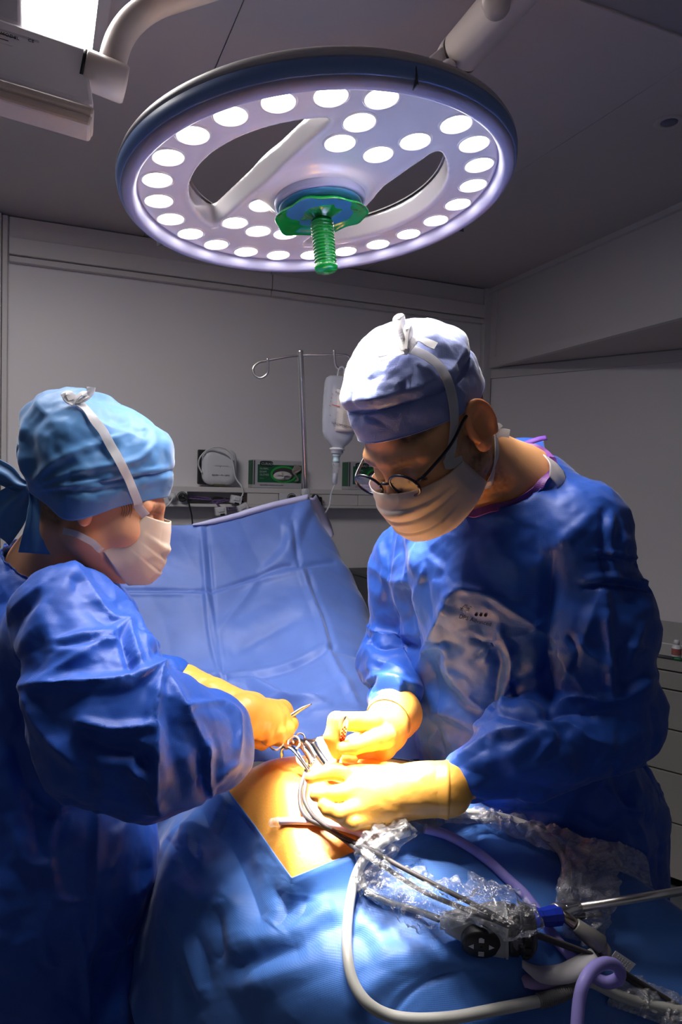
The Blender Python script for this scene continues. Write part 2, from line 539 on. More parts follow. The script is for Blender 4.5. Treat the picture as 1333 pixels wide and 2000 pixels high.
def film_mat(name, tint=(.96, .97, 1.0), bump=90, amt=1.0, gloss=.5, base=.10, milk=.06):
    """thin clear crinkled plastic"""
    m = bpy.data.materials.new(name); m.use_nodes = True
    nt = m.node_tree; nt.nodes.clear(); L = nt.links.new
    out = nt.nodes.new('ShaderNodeOutputMaterial')
    tr = nt.nodes.new('ShaderNodeBsdfTransparent'); tr.inputs[0].default_value = (*tint, 1)
    gl = nt.nodes.new('ShaderNodeBsdfGlossy'); gl.inputs['Roughness'].default_value = .16
    tc = nt.nodes.new('ShaderNodeTexCoord')
    n = nt.nodes.new('ShaderNodeTexNoise'); n.inputs['Scale'].default_value = bump; n.inputs['Detail'].default_value = 4; n.inputs['Distortion'].default_value = 1.5
    L(tc.outputs['Object'], n.inputs['Vector'])
    bp = nt.nodes.new('ShaderNodeBump'); bp.inputs['Strength'].default_value = amt; bp.inputs['Distance'].default_value = .006
    L(n.outputs['Fac'], bp.inputs['Height']); L(bp.outputs['Normal'], gl.inputs['Normal'])
    fr = nt.nodes.new('ShaderNodeFresnel'); fr.inputs['IOR'].default_value = 1.5; L(bp.outputs['Normal'], fr.inputs['Normal'])
    mr = nt.nodes.new('ShaderNodeMapRange'); mr.inputs['To Min'].default_value = base; mr.inputs['To Max'].default_value = gloss + .45
    L(fr.outputs[0], mr.inputs['Value'])
    mx = nt.nodes.new('ShaderNodeMixShader')
    L(mr.outputs['Result'], mx.inputs[0]); L(tr.outputs[0], mx.inputs[1]); L(gl.outputs[0], mx.inputs[2])
    df = nt.nodes.new('ShaderNodeBsdfDiffuse'); df.inputs[0].default_value = (.8, .82, .88, 1)
    mx2 = nt.nodes.new('ShaderNodeMixShader'); mx2.inputs[0].default_value = milk
    L(mx.outputs[0], mx2.inputs[1]); L(df.outputs[0], mx2.inputs[2]); L(mx2.outputs[0], out.inputs[0])
    return m
def emis(name, col, s):
    m = bpy.data.materials.new(name); m.use_nodes = True
    nt = m.node_tree; nt.nodes.clear()
    out = nt.nodes.new('ShaderNodeOutputMaterial'); e = nt.nodes.new('ShaderNodeEmission')
    e.inputs[0].default_value = (*col, 1); e.inputs[1].default_value = s
    nt.links.new(e.outputs[0], out.inputs[0])
    return m

mWALL = M('wall_panel', (.73, .70, .72), .45, mottle=(1.2, .03))
mTRIM = M('wall_trim', (.60, .57, .57), .45)
mCEIL = M('ceiling_panel', (.52, .47, .47), .55, mottle=(2, .03))
mDARK = M('dark_gap', (.01, .01, .012), .6)
mFLOOR = M('floor_vinyl', (.12, .13, .15), .35, mottle=(3, .1))
mLILAC = M('lilac_plastic', (.36, .36, .53), .5)
mHOUSE = M('lamp_grey', (.52, .48, .5), .42)
mBLUEBAND = M('blue_band', (.17, .28, .58), .4)
mFACE = M('lamp_face', (.80, .75, .75), .16, coat=.6)
mARM = M('arm_enamel', (.66, .56, .52), .32, metal=.08)
mSTEEL = M('steel', (.74, .71, .68), .3, metal=1)
mDSTEEL = M('dark_steel', (.3, .3, .31), .28, metal=1)
mGREEN = M('green_plastic', (.0, .27, .035), .2, spec=.6, coat=.5, bump=(60, .3, .004))
mHUB = M('hub_blue', (.03, .16, .32), .4)
mWHITEP = M('white_plastic', (.62, .62, .65), .4)
mBLACKP = M('black_plastic', (.012, .012, .014), .4)
mBLACK2 = M('black_rubber', (.02, .02, .022), .55)
mPURPLE = M('purple_cable', (.12, .08, .2), .5)
mYELLOW = M('yellow_sleeve', (.5, .4, .1), .5)
mGREENCARD = M('green_card', (.012, .10, .045), .5)
mGREENOVAL = M('green_oval', (.02, .33, .05), .5)
mCARD = M('grey_white_card', (.45, .44, .48), .5)
mPAPER = M('label_paper', (.62, .56, .54), .5)
mINK = M('ink', (.03, .03, .04), .6)
mRED = M('red_print', (.5, .03, .02), .5)
mTISSUE = M('white_gloves', (.55, .52, .52), .7, bump=(40, .5, .01))
mBAG = M('bag_plastic', (.72, .74, .84), .25, trans=.55, ior=1.1, alpha=.75)
mCLEAR = M('clear_plastic', (.8, .82, .9), .15, trans=.7, ior=1.15, alpha=.7)
mCAB = M('cabinet_front', (.30, .285, .27), .45)
mWORK = M('worktop', (.42, .41, .4), .4)
mDGREY = M('dark_grey_panel', (.045, .048, .058), .5)

def lettering(txt, o, x, y, size, mat, parent, name='lettering', align='LEFT', ext=.0002, cond=1.0):
    cu = bpy.data.curves.new(name, 'FONT'); cu.body = txt; cu.size = size; cu.extrude = ext; cu.align_x = align; cu.resolution_u = 2
    cu.space_character = cond
    ob = bpy.data.objects.new(name, cu)
    me = bpy.data.meshes.new_from_object(ob)
    V = np.zeros(len(me.vertices) * 3); me.vertices.foreach_get('co', V); V = V.reshape(-1, 3)
    F = [list(p.vertices) for p in me.polygons]
    bpy.data.objects.remove(ob); bpy.data.curves.remove(cu); bpy.data.meshes.remove(me)
    x, y = unit(x), unit(y)
    z = np.cross(x, y)
    W = np.asarray(o, float) + V[:, :1] * x + V[:, 1:2] * y + V[:, 2:] * z
    return mk(name, (W, F), mat, parent, smooth=False)
# ------------------------------------------------------------------ room shell
ZC = 2.53
CB = np.array([.745, 3.702, 0.0])                 # back right corner on the floor plan
W_ = unit((.921, .389, 0)); N_ = np.array([W_[1], -W_[0], 0]); Z_ = np.array([0, 0, 1.0])
RV = unit((.362, -.932, 0))                       # along the right bulkhead, towards the camera
RN = np.array([-RV[1], RV[0], 0]) * -1            # into the room (left)
LV = unit((.766, -.643, 0)); LN = np.array([LV[1], -LV[0], 0])   # lower right wall
def wl(s, z, out=0.0): return CB + W_ * s + N_ * out + Z_ * z
def onw(px, py, out=0.0): return onplane(px, py, CB + N_ * out, N_)
def ws(px, py, out=0.0): return (onw(px, py, out) - CB) @ W_
def wallbox(s0, s1, z0, z1, o0, o1, r=0.0):
    return frame_box(wl((s0 + s1) / 2, (z0 + z1) / 2, (o0 + o1) / 2), W_, N_, Z_, (abs(s1 - s0), abs(o1 - o0), abs(z1 - z0)), r)
def slab(p0, p1, n, t, z0, z1):
    a, b = np.asarray(p0, float), np.asarray(p1, float)
    q = [a, b, b, a]
    z = [z0, z0, z1, z1]
    f = [np.array([*p[:2], zz]) for p, zz in zip(q, z)]
    return hexa(f + [p - n * t for p in f])

struct('floor', wbox((0, 1.6, -.05), (8, 7, .1)), mFLOOR)
struct('wall_back', slab(CB + W_ * -3.6, CB, N_, .1, 0, ZC), mWALL)
struct('wall_right', slab(CB, CB + RV * 3.3, RN, .06, 2.165, ZC), mTRIM)
struct('wall_side', slab(CB, CB + LV * 2.6, LN, .1, 0, 2.13), mWALL)
b0, b1 = CB + RV * 3.3, CB + LV * 2.6
struct('trim_soffit', (np.array([[*CB[:2], 2.13], [*b0[:2], 2.13], [*b1[:2], 2.13], [*CB[:2], 2.16], [*b0[:2], 2.16], [*b1[:2], 2.16]]),
       [[0, 1, 2], [5, 4, 3], [0, 3, 4, 1], [1, 4, 5, 2], [2, 5, 3, 0]]), mCEIL)
struct('trim_bulkhead', slab(CB + RN * .012, CB + RV * 3.3 + RN * .012, RN, .03, 2.125, 2.175), mTRIM)
struct('trim_bulkhead_top', slab(CB + RN * .02, CB + RV * 3.3 + RN * .02, RN, .02, ZC - .022, ZC), mTRIM)
struct('trim_side', slab(CB + LN * .012, CB + LV * 2.6 + LN * .012, LN, .012, 2.075, 2.125), mTRIM)
struct('trim_corner', wallbox(-.05, .0, 1.5, ZC - .0, .0, .03, .004), mTRIM)
struct('trim_corner_right', slab(CB + RN * .01, CB + RV * .075 + RN * .01, RN, .01, 2.175, ZC - .022), mTRIM)
s_seam = ws(531, 560, .03)
for nm, z0, z1, o in (('trim_cornice', 2.4445, 2.525, .02), ('trim_frieze', 2.375, 2.440, .045), ('trim_frieze_lip', 2.350, 2.372, .03)):
    struct(nm, wallbox(-2.245, s_seam - .0015, z0, z1, 0, o, .002), mTRIM)
    struct(nm, wallbox(s_seam + .0015, -.05, z0, z1, 0, o, .002), mTRIM)
for k, (a, b, o) in enumerate(((-2.27, -2.25, .03), (-2.30, -2.272, .045), (-2.42, -2.302, .06))):
    struct('trim_pillar', wallbox(a, b, 0, ZC - .005, 0, o, .003), mTRIM)
# ceiling: slab and the panels hung under it
ceil = struct('ceiling', wbox((0, 1.6, ZC + .06), (8, 7, .1)), mDARK)
for k in range(-3, 4):
    a, b = 1.4157 - 1.024 * (k + 1) + .0012, 1.4157 - 1.024 * k - .0012
    VF = frame_box(W_ * ((a + b) / 2) + N_ * -1.65 + Z_ * (ZC + .004), W_, N_, Z_, (b - a, 4.2, .008), .0008, 1)
    mk('panel', VF, mCEIL, ceil, smooth=False)
# ceiling light panel, top left
def cl(w, n, z): return W_ * w + N_ * n + Z_ * z
lp = thing('ceiling_light', 'square ceiling light panel glowing white behind the grey monitor arm', 'ceiling light', cl(-.2, -1.53, ZC - .012))
fr_ = []
for (w0, w1, n0, n1) in ((-.52, .13, -1.87, -1.845), (-.52, .13, -1.225, -1.2), (-.52, -.495, -1.845, -1.225), (.105, .13, -1.845, -1.225)):
    fr_.append(frame_box(cl((w0 + w1) / 2, (n0 + n1) / 2, ZC - .007), W_, N_, Z_, (w1 - w0, n1 - n0, .016)))
mk('frame', join(*fr_), mTRIM, lp, smooth=False)
mk('diffuser', frame_box(cl(-.195, -1.535, ZC - .004), W_, N_, Z_, (.6, .62, .006)), emis('panel_glow', (1, .97, .95), PANEL_GLOW), lp, smooth=False)
# perforated air diffuser, top right
def perf_mat():
    m = M('perforated_metal', (.2, .2, .21), .5)
    nt = m.node_tree; L = nt.links.new
    tc = nt.nodes.new('ShaderNodeTexCoord'); v = nt.nodes.new('ShaderNodeTexVoronoi'); v.inputs['Scale'].default_value = 130; v.inputs['Randomness'].default_value = 0
    r = nt.nodes.new('ShaderNodeValToRGB'); r.color_ramp.elements[0].position = .3; r.color_ramp.elements[1].position = .36
    r.color_ramp.elements[0].color = (.01, .01, .012, 1); r.color_ramp.elements[1].color = (.3, .29, .31, 1)
    L(tc.outputs['Object'], v.inputs['Vector']); L(v.outputs['Distance'], r.inputs[0]); L(r.outputs[0], nt.nodes['Principled BSDF'].inputs['Base Color'])
    return m
av = thing('air_diffuser', 'square perforated metal air diffuser in the ceiling, top right', 'air vent', cl(1.25, -.95, ZC - .01))
fr_ = []
for (w0, w1, n0, n1) in ((.93, 1.6, -1.235, -1.205), (.93, 1.6, -.63, -.6), (.93, .96, -1.205, -.63), (1.57, 1.6, -1.205, -.63)):
    fr_.append(frame_box(cl((w0 + w1) / 2, (n0 + n1) / 2, ZC - .006), W_, N_, Z_, (w1 - w0, n1 - n0, .014), .002, 1))
mk('frame', join(*fr_), mCEIL, av, smooth=False)
mk('grille', frame_box(cl(1.265, -.918, ZC - .004), W_, N_, Z_, (.61, .575, .006)), perf_mat(), av, smooth=False)
dl = thing('ceiling_spotlight', 'small round recessed ceiling spotlight, switched off, upper right', 'spotlight', onz(1308, 239, ZC))
c = onz(1308, 239, ZC)
mk('rim', lathe(c + Z_ * .002, (0, 0, -1), [(.020, 0), (.040, 0), (.041, .004), (.033, .007), (.026, .004), (.02, .001)], 32, cap=False), mCEIL, dl)
mk('lens', lathe(c + Z_ * .002, (0, 0, -1), [(.024, 0), (.022, .004), (.012, .007), (.002, .008)], 24), M('spot_glass', (.12, .12, .2), .2), dl)
sensor_p = onz(1310, 52, ZC - .012)

# ------------------------------------------------------------------ wall trunking
TO = .085                                           # how far the trunking stands out
ZT0, ZT1 = 1.402, 1.488
def tz(py): return float(onw(520, py, TO)[2])
tr = thing('cable_trunking', 'grey cable trunking running along the back wall below the glove boxes', 'trunking', wl(-1.1, ZT0))
s_o1 = ws(484, 975, TO); s_o0 = ws(366, 970, TO)
mk('channel', join(wallbox(-2.245, -.05, ZT1 - .022, ZT1, 0, TO, .002), wallbox(-2.245, -.05, ZT0, ZT0 + .013, 0, TO, .002), wallbox(-2.245, -.05, ZT0 + .013, ZT1 - .022, 0, .02)), mTRIM, tr, smooth=False)
zc0, zc1 = ZT0 + .014, ZT1 - .023
covers = [(-2.24, ws(312, 970, TO) - .002), (s_o1, ws(545, 975, TO) - .001), (ws(589, 975, TO) + .001, ws(700, 975, TO)), (ws(700, 975, TO) + .002, -.055)]
for a, b in covers:
    mk('cover', wallbox(a, b, zc0, zc1, TO - .012, TO - .004, .001), mTRIM, tr, smooth=False)
def socket_plate(px0, px1):
    a, b = ws(px0, 970, TO), ws(px1, 970, TO)
    p = mk('socket_plate', wallbox(a, b, zc0 - .002, zc1 + .002, TO - .012, TO + .001, .002), mWHITEP, tr, smooth=False)
    return p
pl = socket_plate(313, 366)
for px in (336, 356):
    c = onw(px, 970, TO); mk('socket_well', lathe(c - N_ * .004, N_, [(.002, .0), (.018, .0), (.02, .006), (.022, .0062), (.0225, 0)], 24, cap=False), mWHITEP if px < 350 else mBLACKP, pl)
pl2 = socket_plate(546, 588)
c = onw(570, 973, TO); mk('socket_well', lathe(c - N_ * .004, N_, [(.002, .0), (.018, .0), (.02, .006), (.022, .0062), (.0225, 0)], 24, cap=False), mBLACKP, pl2)
# cables lying in the open channel
for k, (dz, m) in enumerate(((.0, mPURPLE), (.012, mPURPLE), (-.012, mBLACK2))):
    pts = [wl(s_o0 + .01, 1.437 + dz, .05), wl(s_o0 + .1, 1.432 + dz * .5, .055), wl((s_o0 + s_o1) / 2, 1.43 - dz, .05), wl(s_o1 - .01, 1.438 + dz, .05)]
    solo('data_cable', tube(pts, .0042, 8), m, ('upper purple data cable lying in the open trunking', 'lower purple data cable lying in the open trunking', 'black cable lying in the open trunking')[[1, 0, 2][k]], 'cable')
def plug(px, py, m, cable, label, cm, col='plug'):
    c = onw(px, py, TO + .002)
    t = thing('power_plug', label, 'plug', c)
    mk('plug_body', lathe(c, N_, [(.017, 0), (.0185, .004), (.017, .022), (.010, .034), (.006, .04)], 20), m, t)
    mk('cord', tube([c + N_ * .036] + cable, .0035, 8), cm, t)
plug(336, 970, mWHITEP, [onw(330, 985, TO + .05), onw(318, 992, TO + .03), onw(300, 996, TO + .02)], 'white power plug with white cord in the left wall socket', mWHITEP)
plug(356, 970, mBLACKP, [onw(366, 975, TO + .05), onw(372, 995, TO + .03), onw(376, 1020, TO + .02), onw(379, 1080, TO + .02)], 'black power plug with black cord hanging from the left wall socket', mBLACK2)
plug(570, 974, mBLACKP, [onw(574, 988, TO + .05), onw(577, 1010, TO + .03), onw(578, 1040, TO + .02)], 'black power plug in the socket left of the drip pole', mBLACK2)
c = onw(615, 973, TO)
t = thing('power_plug', 'black angled plug beside the drip pole with its cord hanging straight down', 'plug', c)
mk('plug_body', join(lathe(c - N_ * .002, N_, [(.014, 0), (.0185, .003), (.017, .02), (.012, .026)], 20), frame_box(onw(622, 975, TO + .022), W_, N_, Z_, (.035, .02, .022), .006)), mBLACKP, t)
mk('cord', tube([onw(626, 976, TO + .022), onw(629, 985, TO + .02), onw(630, 1010, TO + .01), onw(630, 1060, TO + .01)], .003, 8), mBLACK2, t)
# white data connectors
def conn(px, py, tilt, label, out=TO + .01):
    c = onw(px, py, out)
    ax = unit(W_ * math.cos(tilt) + Z_ * math.sin(tilt)); az = np.cross(ax, N_) * -1
    t = thing('data_connector', label, 'connector', c - Z_ * .03, 'white data connectors')
    mk('connector_body', frame_box(c, ax, N_, az, (.047, .03, .036), .003), mWHITEP, t, smooth=False)
    mk('latch', frame_box(c + N_ * .016 + az * .004, ax, N_, az, (.026, .006, .016), .002), mWHITEP, t, smooth=False)
    mk('port', frame_box(c - az * .0155 + ax * .004 + N_ * .009, ax, N_, az, (.02, .013, .008), .0), mBLACKP, t, smooth=False)
conn(461, 976, -.18, 'white data connector, the highest of three, at the end of the router cable')
conn(431, 998, .12, 'white data connector hanging lowest at left below the open trunking')
conn(474, 992, .4, 'white tilted data connector just above the top edge of the drape')
for (a, b, c2, lb) in (((440, 975), (424, 982), (432, 992), 'short purple patch lead going down to the lowest white connector'), ((450, 988), (446, 996), (468, 993), 'short purple patch lead going to the tilted white connector')):
    solo('patch_lead', tube([onw(*a, .07), onw(*b, TO + .01), onw(*c2, TO)], .004, 8), mPURPLE, lb, 'cable')

# ------------------------------------------------------------------ things on the trunking
def glove_box(px0, px1, py0, py1, label, open_=True):
    o1 = TO - .004; dep = .072
    a = onw(px0, py1, o1); b = onw(px1, py1, o1)
    s0, s1 = (a - CB) @ W_, (b - CB) @ W_
    h = float(onw((px0 + px1) / 2, py0, o1)[2]) - ZT1
    t = thing('glove_box', label, 'glove box', wl((s0 + s1) / 2, ZT1, o1 - dep / 2), 'exam glove boxes on the trunking')
    z0 = ZT1 + .0005
    w = s1 - s0
    mk('carton', wallbox(s0, s1, z0, z0 + h, o1 - dep, o1, .003), mCARD, t, smooth=False)
    def P(u, v, e=.0006): return wl(s0 + u * w, z0 + v * h, o1 + e)
    mk('printed_front', wallbox(s0 + .1 * w, s1 - .02 * w, z0 + .2 * h, z0 + .83 * h, o1, o1 + .0006), mGREENCARD, t, smooth=False)
    mk('printed_side', wallbox(s0 - .0006, s0 + .002, z0 + .12 * h, z0 + .97 * h, o1 - dep * .9, o1 + .0004), mGREENCARD, t, smooth=False)
    mk('printed_edge', wallbox(s0 + .005, s0 + .05 * w, z0 + .12 * h, z0 + .97 * h, o1, o1 + .0005), M('edge_print', (.07, .075, .085), .5), t, smooth=False)
    # logo plate
    th = np.linspace(0, 2 * np.pi, 40, endpoint=False)
    def sup(cu, cv, ru, rv, e, n=4):
        c_ = np.cos(th); s_ = np.sin(th)
        return np.array([P(cu + ru * np.sign(c) * abs(c) ** (2 / n), cv + rv * np.sign(s) * abs(s) ** (2 / n), e) for c, s in zip(c_, s_)])
    def disc(ring, depth=.0012):
        k = len(ring); back = ring - N_ * depth
        return np.vstack([ring, back]), [list(range(k))] + [[i, (i + 1) % k, k + (i + 1) % k, k + i][::-1] for i in range(k)]
    mk('logo_plate', disc(sup(.27, .86, .13, .1, .0022)), M('logo_dark', (.012, .03, .022), .5), t, smooth=False)
    lettering('CURAD', P(.165, .815, .003), W_, Z_, h * .125, mCARD, t)
    lettering('GLOBAL', P(.14, .66, .0012), W_, Z_, h * .085, mCARD, t)
    lettering('EXAM', P(.14, .545, .0012), W_, Z_, h * .095, mCARD, t)
    lettering('GLOVES', P(.14, .44, .0012), W_, Z_, h * .095, mCARD, t)
    lettering('100 pcs', P(.14, .33, .0012), W_, Z_, h * .05, M('print_mint', (.2, .4, .3), .5), t)
    lettering('NON-STERILE  EXAMINATION GLOVES', P(.15, .09, .0012), W_, Z_, h * .05, mINK, t)
    # oval opening
    o_ = sup(.62, .5, .265, .3, .0022, 2); i_ = sup(.62, .5, .225, .235, .0022, 2)
    n = len(th)
    Vr = np.vstack([o_, i_, o_ - N_ * .002, i_ - N_ * .002])
    Fr = [[j, (j + 1) % n, n + (j + 1) % n, n + j] for j in range(n)] + [[j, 2 * n + j, 2 * n + (j + 1) % n, (j + 1) % n] for j in range(n)]
    mk('oval_rim', (Vr, Fr), mGREENOVAL, t, smooth=False)
    mk('opening', disc(sup(.62, .5, .228, .238, .0012, 2), .0008), M('opening_dark', (.05, .04, .05), .7), t, smooth=False)
    # gloves bulging in the opening, one hanging out
    q = []
    for u in np.linspace(0, 1, 12):
        row = []
        for v in np.linspace(0, 2 * np.pi, 24, endpoint=False):
            r = math.sin(u * math.pi / 2)
            row.append(P(.60 + .19 * r * math.cos(v), .44 + .17 * r * math.sin(v), .002 + .016 * math.cos(u * math.pi / 2) * (1 + .4 * math.sin(3 * v + 2 * u))))
        q.append(row)
    q = np.array(q); mk('gloves_inside', (q.reshape(-1, 3), grid_faces(12, 24, True)), mTISSUE, t)
    g = [[P(.86 + .03 * math.sin(k * 1.3) + du * (.05 + .04 * math.sin(k * .9)), .86 - k * .085, .004 + .012 * abs(math.sin(k * 1.1 + du * 2))) for du in (-1, 0, 1)] for k in range(8)]
    g = net(np.array(g), 24, 9)
    ob = mk('loose_glove', (g.reshape(-1, 3), grid_faces(24, 9)), M('glove_tan', (.3, .26, .24), .5), t); solidify(ob, .001)
    return t
glove_box(493, 590, 899, 952, 'green and white exam glove box left of the drip pole')
glove_box(679, 778, 903, 957, 'green and white exam glove box half hidden behind the surgeon')
# router leaning on the wall
def squircle(n=64, p=4):
    th = np.linspace(0, 2 * np.pi, n, endpoint=False)
    c, s = np.cos(th), np.sin(th)
    return np.sign(c) * abs(c) ** (2 / p), np.sign(s) * abs(s) ** (2 / p)
rc = onw(428, 912, .055); Rr = .076
rt = thing('router', 'white rounded square wireless router on a black plate leaning on the back wall', 'router', wl((rc - CB) @ W_, ZT1, .04))
qx, qz = squircle()
prof = [(.86, .0), (1.0, .006), (1.0, .018), (.94, .027), (.7, .031), (.3, .0325), (.02, .033)]
V = np.vstack([rc + W_ * (qx * Rr * a)[:, None] + Z_ * (qz * Rr * 1.03 * a)[:, None] + N_ * (b - .01) for a, b in prof])
F = [[i * 64 + j, i * 64 + (j + 1) % 64, (i + 1) * 64 + (j + 1) % 64, (i + 1) * 64 + j] for i in range(len(prof) - 1) for j in range(64)]
mk('case', (V, F), mWHITEP, rt)
mk('back_plate', frame_box(rc - N_ * .022 - W_ * .022 + Z_ * -.002, W_, N_, Z_, (.135, .012, .15), .005), mBLACKP, rt, smooth=False)
mk('base_clip', frame_box(rc - Z_ * .079 + N_ * .004, W_, N_, Z_, (.05, .02, .005), .001), M('moss', (.09, .09, .02), .5), rt, smooth=False)
lettering('WIRELESS ACCESS', onw(417, 911, .055) + N_ * .024, W_, Z_, .0075, M('faint_print', (.38, .37, .39), .5), rt)
lettering('PLZ 801 – P1 – AP12', onw(412, 929, .055) + N_ * .0245, W_, Z_, .0088, mINK, rt)
solo('router_cable', tube([onw(395, 924, .075), onw(388, 908, .075), onw(392, 892, .085), onw(408, 878, .085), onw(432, 882, .09), onw(450, 893, .09), onw(456, 908, .09), onw(458, 922, .09), onw(462, 936, .09), onw(471, 948, TO + .015), onw(475, 962, TO + .02), onw(470, 974, TO + .02), onw(463, 982, TO + .02)], .0032, 8, 90), mWHITEP, 'white cable looped over the wireless router and hanging to a connector', 'cable')
solo('antenna_lead', tube([onw(405, 877, .07), onw(422, 873, .07), onw(440, 876, .075), onw(452, 887, .08), onw(457, 900, .08)], .0028, 8, 40), mWHITEP, 'thin white lead arching over the top of the router', 'cable')

# ------------------------------------------------------------------ dark cabinet and drawer unit
dc = thing('equipment_cabinet', 'dark grey equipment cabinet standing between drape and surgeon', 'cabinet', wl(-.6, 0, .2))
mk('carcass', wallbox(-.80, -.42, 0, 1.105, .06, .4, .006), mDGREY, dc, smooth=False)
mk('top', wallbox(-.81, -.41, 1.106, 1.12, .055, .41, .003), mDGREY, dc, smooth=False)
mk('door', wallbox(-.79, -.612, .06, 1.09, .4, .415, .003), mDGREY, dc, smooth=False)
mk('door', wallbox(-.608, -.43, .06, 1.09, .4, .415, .003), mDGREY, dc, smooth=False)
# drawer unit along the side wall
def sd(s, z, o): return CB + LV * s + LN * o + Z_ * z
du = thing('drawer_unit', 'grey drawer unit with dark shadow gaps against the right wall', 'drawer unit', sd(1.35, 0, .25))
def sbox(s0, s1, z0, z1, o0, o1, r=0.0): return frame_box(sd((s0 + s1) / 2, (z0 + z1) / 2, (o0 + o1) / 2), LV, LN, Z_, (s1 - s0, o1 - o0, z1 - z0), r)
S0, S1, DO = .72, 2.2, .46
mk('carcass', sbox(S0, S1, .05, .885, .0, DO), mBLACK2, du, smooth=False)
mk('worktop', sbox(S0 - .01, S1, .89, .945, .0, DO + .035, .004), mWORK, du, smooth=False)
for a, b in ((S0, S0 + .48), (S0 + .485, S0 + .97), (S0 + .975, S1)):
    for z0, z1 in ((.84, .884), (.77, .834), (.62, .764), (.46, .614), (.27, .454), (.06, .264)):
        mk('drawer', sbox(a + .003, b - .003, z0, z1, DO, DO + .018, .002), mCAB, du, smooth=False)
def desk_item(px, py):
    p = onz(px, py, .946); return p
p = desk_item(1322, 1283)
bt = thing('small_bottle', 'small white bottle with a reddish label on the drawer unit', 'bottle', p)
mk('bottle_body', lathe(p, Z_, [(.014, 0), (.016, .003), (.016, .033), (.012, .04), (.008, .043)], 20), mWHITEP, bt)
mk('bottle_cap', lathe(p + Z_ * .043, Z_, [(.009, 0), (.009, .014), (.007, .016)], 16), mWHITEP, bt)
mk('label', lathe(p + Z_ * .008, Z_, [(.0163, 0), (.0163, .022)], 20, cap=False), M('label_red', (.3, .1, .09), .5), bt)
p = desk_item(1298, 1287)
pen = thing('marker_pen', 'dark marker pen with green end lying on the drawer unit', 'pen', p)
mk('pen_barrel', cyl(p + Z_ * .007 - LV * .07, p + Z_ * .007 + LV * .03, .006, 12, bev=.001), mDGREY, pen)
mk('pen_cap', cyl(p + Z_ * .007 + LV * .031, p + Z_ * .007 + LV * .055, .0068, 12, bev=.001), M('pen_green', (.02, .12, .05), .4), pen)
# ------------------------------------------------------------------ operating lamp
LN_ = unit((.11468, -.0584, -.9917))               # the way the lamp shines
LX = unit((.9934, .00674, .11448)); LY = np.array([0, -.99827, .05879])     # LY points to the near side
LC = np.array([-.0502, 1.2796, 2.0167])
LS = .87                                           # true size of the lamp: drawn at unit size, then set nearer
def near(p): return CO + (np.array(p) - CO) * LS
def lam(x, y, h=0.0): return LC + LX * x + LY * y - LN_ * h      # h > 0 is up, away from the light
lamp = thing('operating_lamp', 'large round white operating lamp with blue rim hanging over the table', 'lamp', lam(0, 0, .09))
BD = np.array([math.cos(math.radians(54)), math.sin(math.radians(54))]); BP = np.array([-BD[1], BD[0]])
def face2d(P2):
    r = np.hypot(P2[:, 0], P2[:, 1])
    t = P2 @ BP
    disc_ = r - .318
    ul = smax(r - .222, .112 - t, .018)
    lr = smax(r - .222, t + .098, .018)
    return np.maximum(disc_, -np.minimum(ul, lr)), np.minimum(ul, lr), r, t
def lamp_sdf(P):
    q = P.astype(np.float64)
    d2, op, r, t = face2d(q[:, :2])
    h = q[:, 2]
    # raised lip round each opening, shallow dome, central boss
    low = .004 - .007 * np.clip(1 - np.abs(op - .002) / .012, 0, 1)
    d = smax(d2 + .004, np.maximum(low - h, h - .048), .009)
    bar = np.maximum(np.abs(t - .007) - .045, r - .2)
    boss = smax(r - .088, np.maximum(-.006 - h, h - .048), .014)
    return smin(d, boss, .03).astype(np.float32)
hs = .0042
V, F = nets(lamp_sdf, span(-.33, .33, hs), span(-.33, .33, hs), span(-.02, .075, hs))
V = laplace(V, F, 2)
mk('face_plate', (LC + V[:, :1] * LX + V[:, 1:2] * LY - V[:, 2:3] * LN_, F[:, ::-1] if np.dot(np.cross(LX, LY), -LN_) < 0 else F), mFACE, lamp)
# rim: lilac lip, blue band, grey cover
up = -LN_
mk('lip', lathe(LC, up, [(.311, .012), (.3135, -.004), (.318, -.0125), (.323, -.0155), (.329, -.015), (.335, -.011), (.3385, -.006), (.3385, .012)], 144, cap=False), mLILAC, lamp)
mk('blue_band', lathe(LC, up, [(.3385, -.0055), (.3405, -.0045), (.3430, .003), (.3445, .0155), (.343, .0165), (.33, .0165)], 144, cap=False), mBLUEBAND, lamp)
mk('cover', lathe(LC, up, [(.338, .017), (.3435, .0175), (.344, .022), (.340, .031), (.33, .039), (.30, .047), (.26, .049), (.225, .049), (.224, .046)], 144, cap=False), mHOUSE, lamp)
aS = math.radians(66)
for k, a in enumerate((aS, aS + math.pi * .75, aS - math.pi * .55)):
    e = LX * math.cos(a) + LY * math.sin(a); tg = np.cross(e, up)
    mk('seam', frame_box(LC + e * .334 + up * -.001, e, tg, up, (.020, .0025, .026), .0006, 1), mDGREY, lamp, smooth=False)
